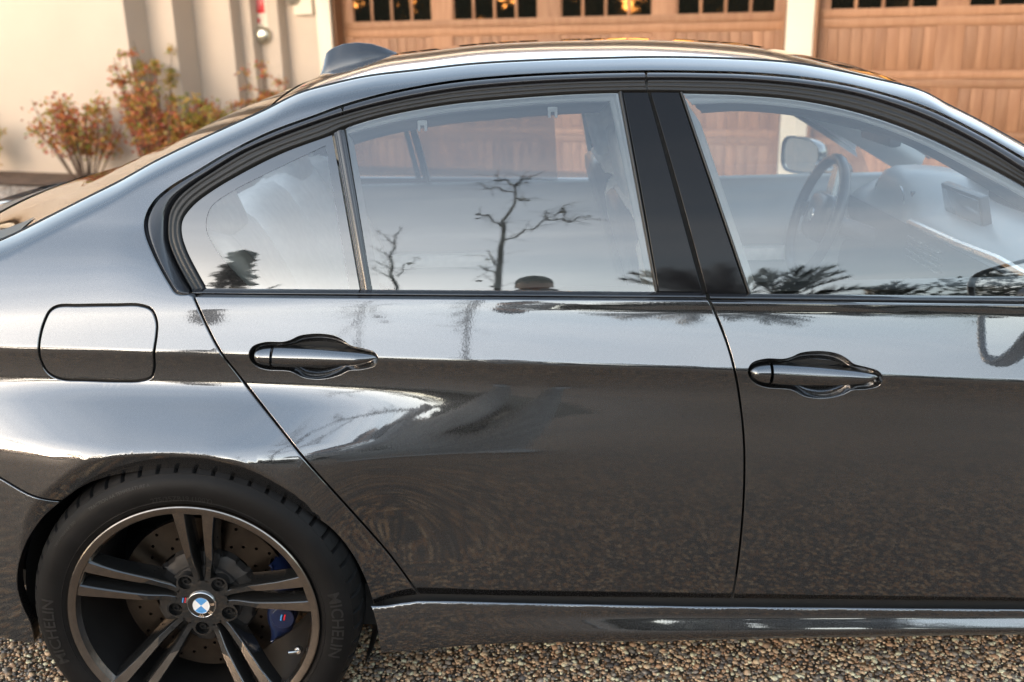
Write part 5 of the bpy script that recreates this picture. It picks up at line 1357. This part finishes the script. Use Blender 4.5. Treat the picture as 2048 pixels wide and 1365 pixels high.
# unseen dark ridge, added to fill bright sky gaps; left low towards the sun
V = []; F = []; na = 90
for i in range(na):
    a = radians(-40+i*160/(na-1))
    for j, (d, k) in enumerate(((62, 0), (70, .55), (82, 1), (110, .9))):
        h = (7.2+1.5*sin(a*5)+.8*sin(a*13+1)+.4*sin(a*31))*float(sm((math.degrees(a)+38)/30))
        V.append((.7+d*sin(a), -d*cos(a), k*h-.3))
F = [(i*4+j, i*4+j+1, (i+1)*4+j+1, (i+1)*4+j) for i in range(na-1) for j in range(3)]
tag(mesh('gap_filler_ridge', V, F, pbr('dark_filler_ridge', (.03, .036, .018), .9, noise=(.5, .5, 6), bump=(.8, 1, .6))), kind='structure')

# ------------------------------------------------------------------ the photographer, standing behind the camera (mirrored small in the glass)
def person():
    hd = refl(1063, 556, 3.22); P0 = Vector((hd.x+.01, hd.y, 0)); top = hd.z
    root = tag(empty('person', P0), 'person in a dark cap and pale grey clothes holding up a camera beside the car', 'person')
    k = top/1.80
    J = [((0, 0, .95), .135), ((0, 0, 1.08), .130), ((0, .01, 1.25), .150), ((0, .0, 1.40), .150), ((0, .0, 1.485), .070), ((0, .03, 1.57), .058)]      # pelvis to neck
    E_ = [(0, 1), (1, 2), (2, 3), (3, 4), (4, 5)]
    V = [j[0] for j in J]; R = [j[1] for j in J]
    def chain(start, pts):
        a = start
        for p, r in pts: V.append(p); R.append(r); E_.append((a, len(V)-1)); a = len(V)-1
        return a
    for s in (-1, 1):
        chain(0, [((s*.09, 0, .90), .095), ((s*.11, .02, .50), .062), ((s*.12, -.02, .12), .042), ((s*.125, .0, .055), .042), ((s*.14, .13, .035), .036), ((s*.145, .20, .03), .026)])
        w_ = chain(3, [((s*.185, .0, 1.42), .062), ((s*.25, .06, 1.18), .046), ((s*.16, .24, 1.36), .036), ((s*.10, .30, 1.455), .027), ((s*.085, .315, 1.49), .030)])
        for f, (dx, dz, ln) in enumerate(((.012, .030, .07), (.0, .012, .078), (-.008, -.008, .072), (-.012, -.026, .058))):
            b = Vector((s*(.085-.01), .325, 1.50+dz)); chain(w_, [(tuple(b), .0095), (tuple(b+Vector((-s*ln*.5, .02, .0))), .0085), (tuple(b+Vector((-s*ln*.9, .005, .0))), .0075)])
        chain(w_, [((s*.075, .30, 1.455), .011), ((s*.045, .31, 1.45), .010)])
    V = [tuple(c*k for c in v) for v in V]
    me = bpy.data.meshes.new('body'); me.from_pydata(V, E_, []); me.update(); ob = bpy.data.objects.new('body', me); COL.objects.link(ob); ob.parent = root
    m = ob.modifiers.new('skin', 'SKIN'); m.use_smooth_shade = True; sub_ = ob.modifiers.new('sub', 'SUBSURF'); sub_.levels = sub_.render_levels = 1
    for i, r in enumerate(R): me.skin_vertices[0].data[i].radius = (r*k, r*k)
    me.skin_vertices[0].data[0].use_root = True
    me.materials.append(pbr('grey_clothing', (.27, .262, .255), .85, noise=(20, .2, 4)))
    bm = bmesh.new(); bmesh.ops.create_uvsphere(bm, u_segments=24, v_segments=16, radius=1)
    hc = Vector((0, .04, 1.675))*k
    for v in bm.verts:
        x, y, z = v.co; w_ = 1-.18*max(0, -z); v.co = Vector((x*.076*w_, y*.095*w_+(.012 if (y > .75 and abs(x) < .25 and -.35 < z < .1) else 0), z*.118))*k+hc
    bm.verts.index_update(); skin = pbr('skin', (.42, .25, .18), .5)
    mesh('head', [v.co[:] for v in bm.verts], [[v.index for v in f.verts] for f in bm.faces], skin, root); bm.free()
    for s in (-1, 1):
        mb = MB(); mb.box((s*.079*k, hc.y-.005, hc.z-.005), (.012, .030, .055), .005); mb.build('ear', skin, root)
        mb = MB(); mb.lathe_y([(.0001, .006), (.010, .004), (.012, 0)], 10, (s*.030*k, hc.y+.086*k, hc.z+.008)); mb.build('eye', BOLT, root)
    mb = MB(); mb.box((0, hc.y+.098*k, hc.z-.022), (.024, .030, .042), .008); mb.build('nose', skin, root); mb = MB(); mb.box((0, hc.y+.088*k, hc.z-.060), (.045, .010, .012), .004); mb.build('mouth', pbr('lips', (.35, .14, .12), .5), root)
    CAP = pbr('dark_cap_cloth', (.016, .018, .018), .9)
    rows = []
    for t in np.linspace(0, 1, 9):
        a = t*pi/2; rows.append([(.086*k*cos(a)*cos(q), hc.y-.004+.104*k*cos(a)*sin(q), hc.z+.030+.100*k*sin(a)) for q in np.linspace(0, 2*pi, 29)])
    cap_ = strip('cap', rows, CAP, root)
    rows = []
    for t in np.linspace(0, 1, 5):
        rows.append([((.080-.01*t)*k*cos(q), hc.y+.02+(.085+.085*t)*k*sin(q), hc.z+.034-.014*t) for q in np.linspace(radians(15), radians(165), 15)])
    strip('cap_peak', rows, CAP, root)
    mb = MB(); cz = 1.483; mb.box((CAM_C[0]-P0.x, -2.83-P0.y, cz-.005), (.135, .055, .095), .012); mb.box((CAM_C[0]-P0.x, -2.83-P0.y, cz+.05), (.05, .05, .03), .008)
    t = tag(empty('camera_body', P0), 'black camera held up in both hands by the person in the cap', 'camera'); mb.build('camera_case', BOLT, t)
person()
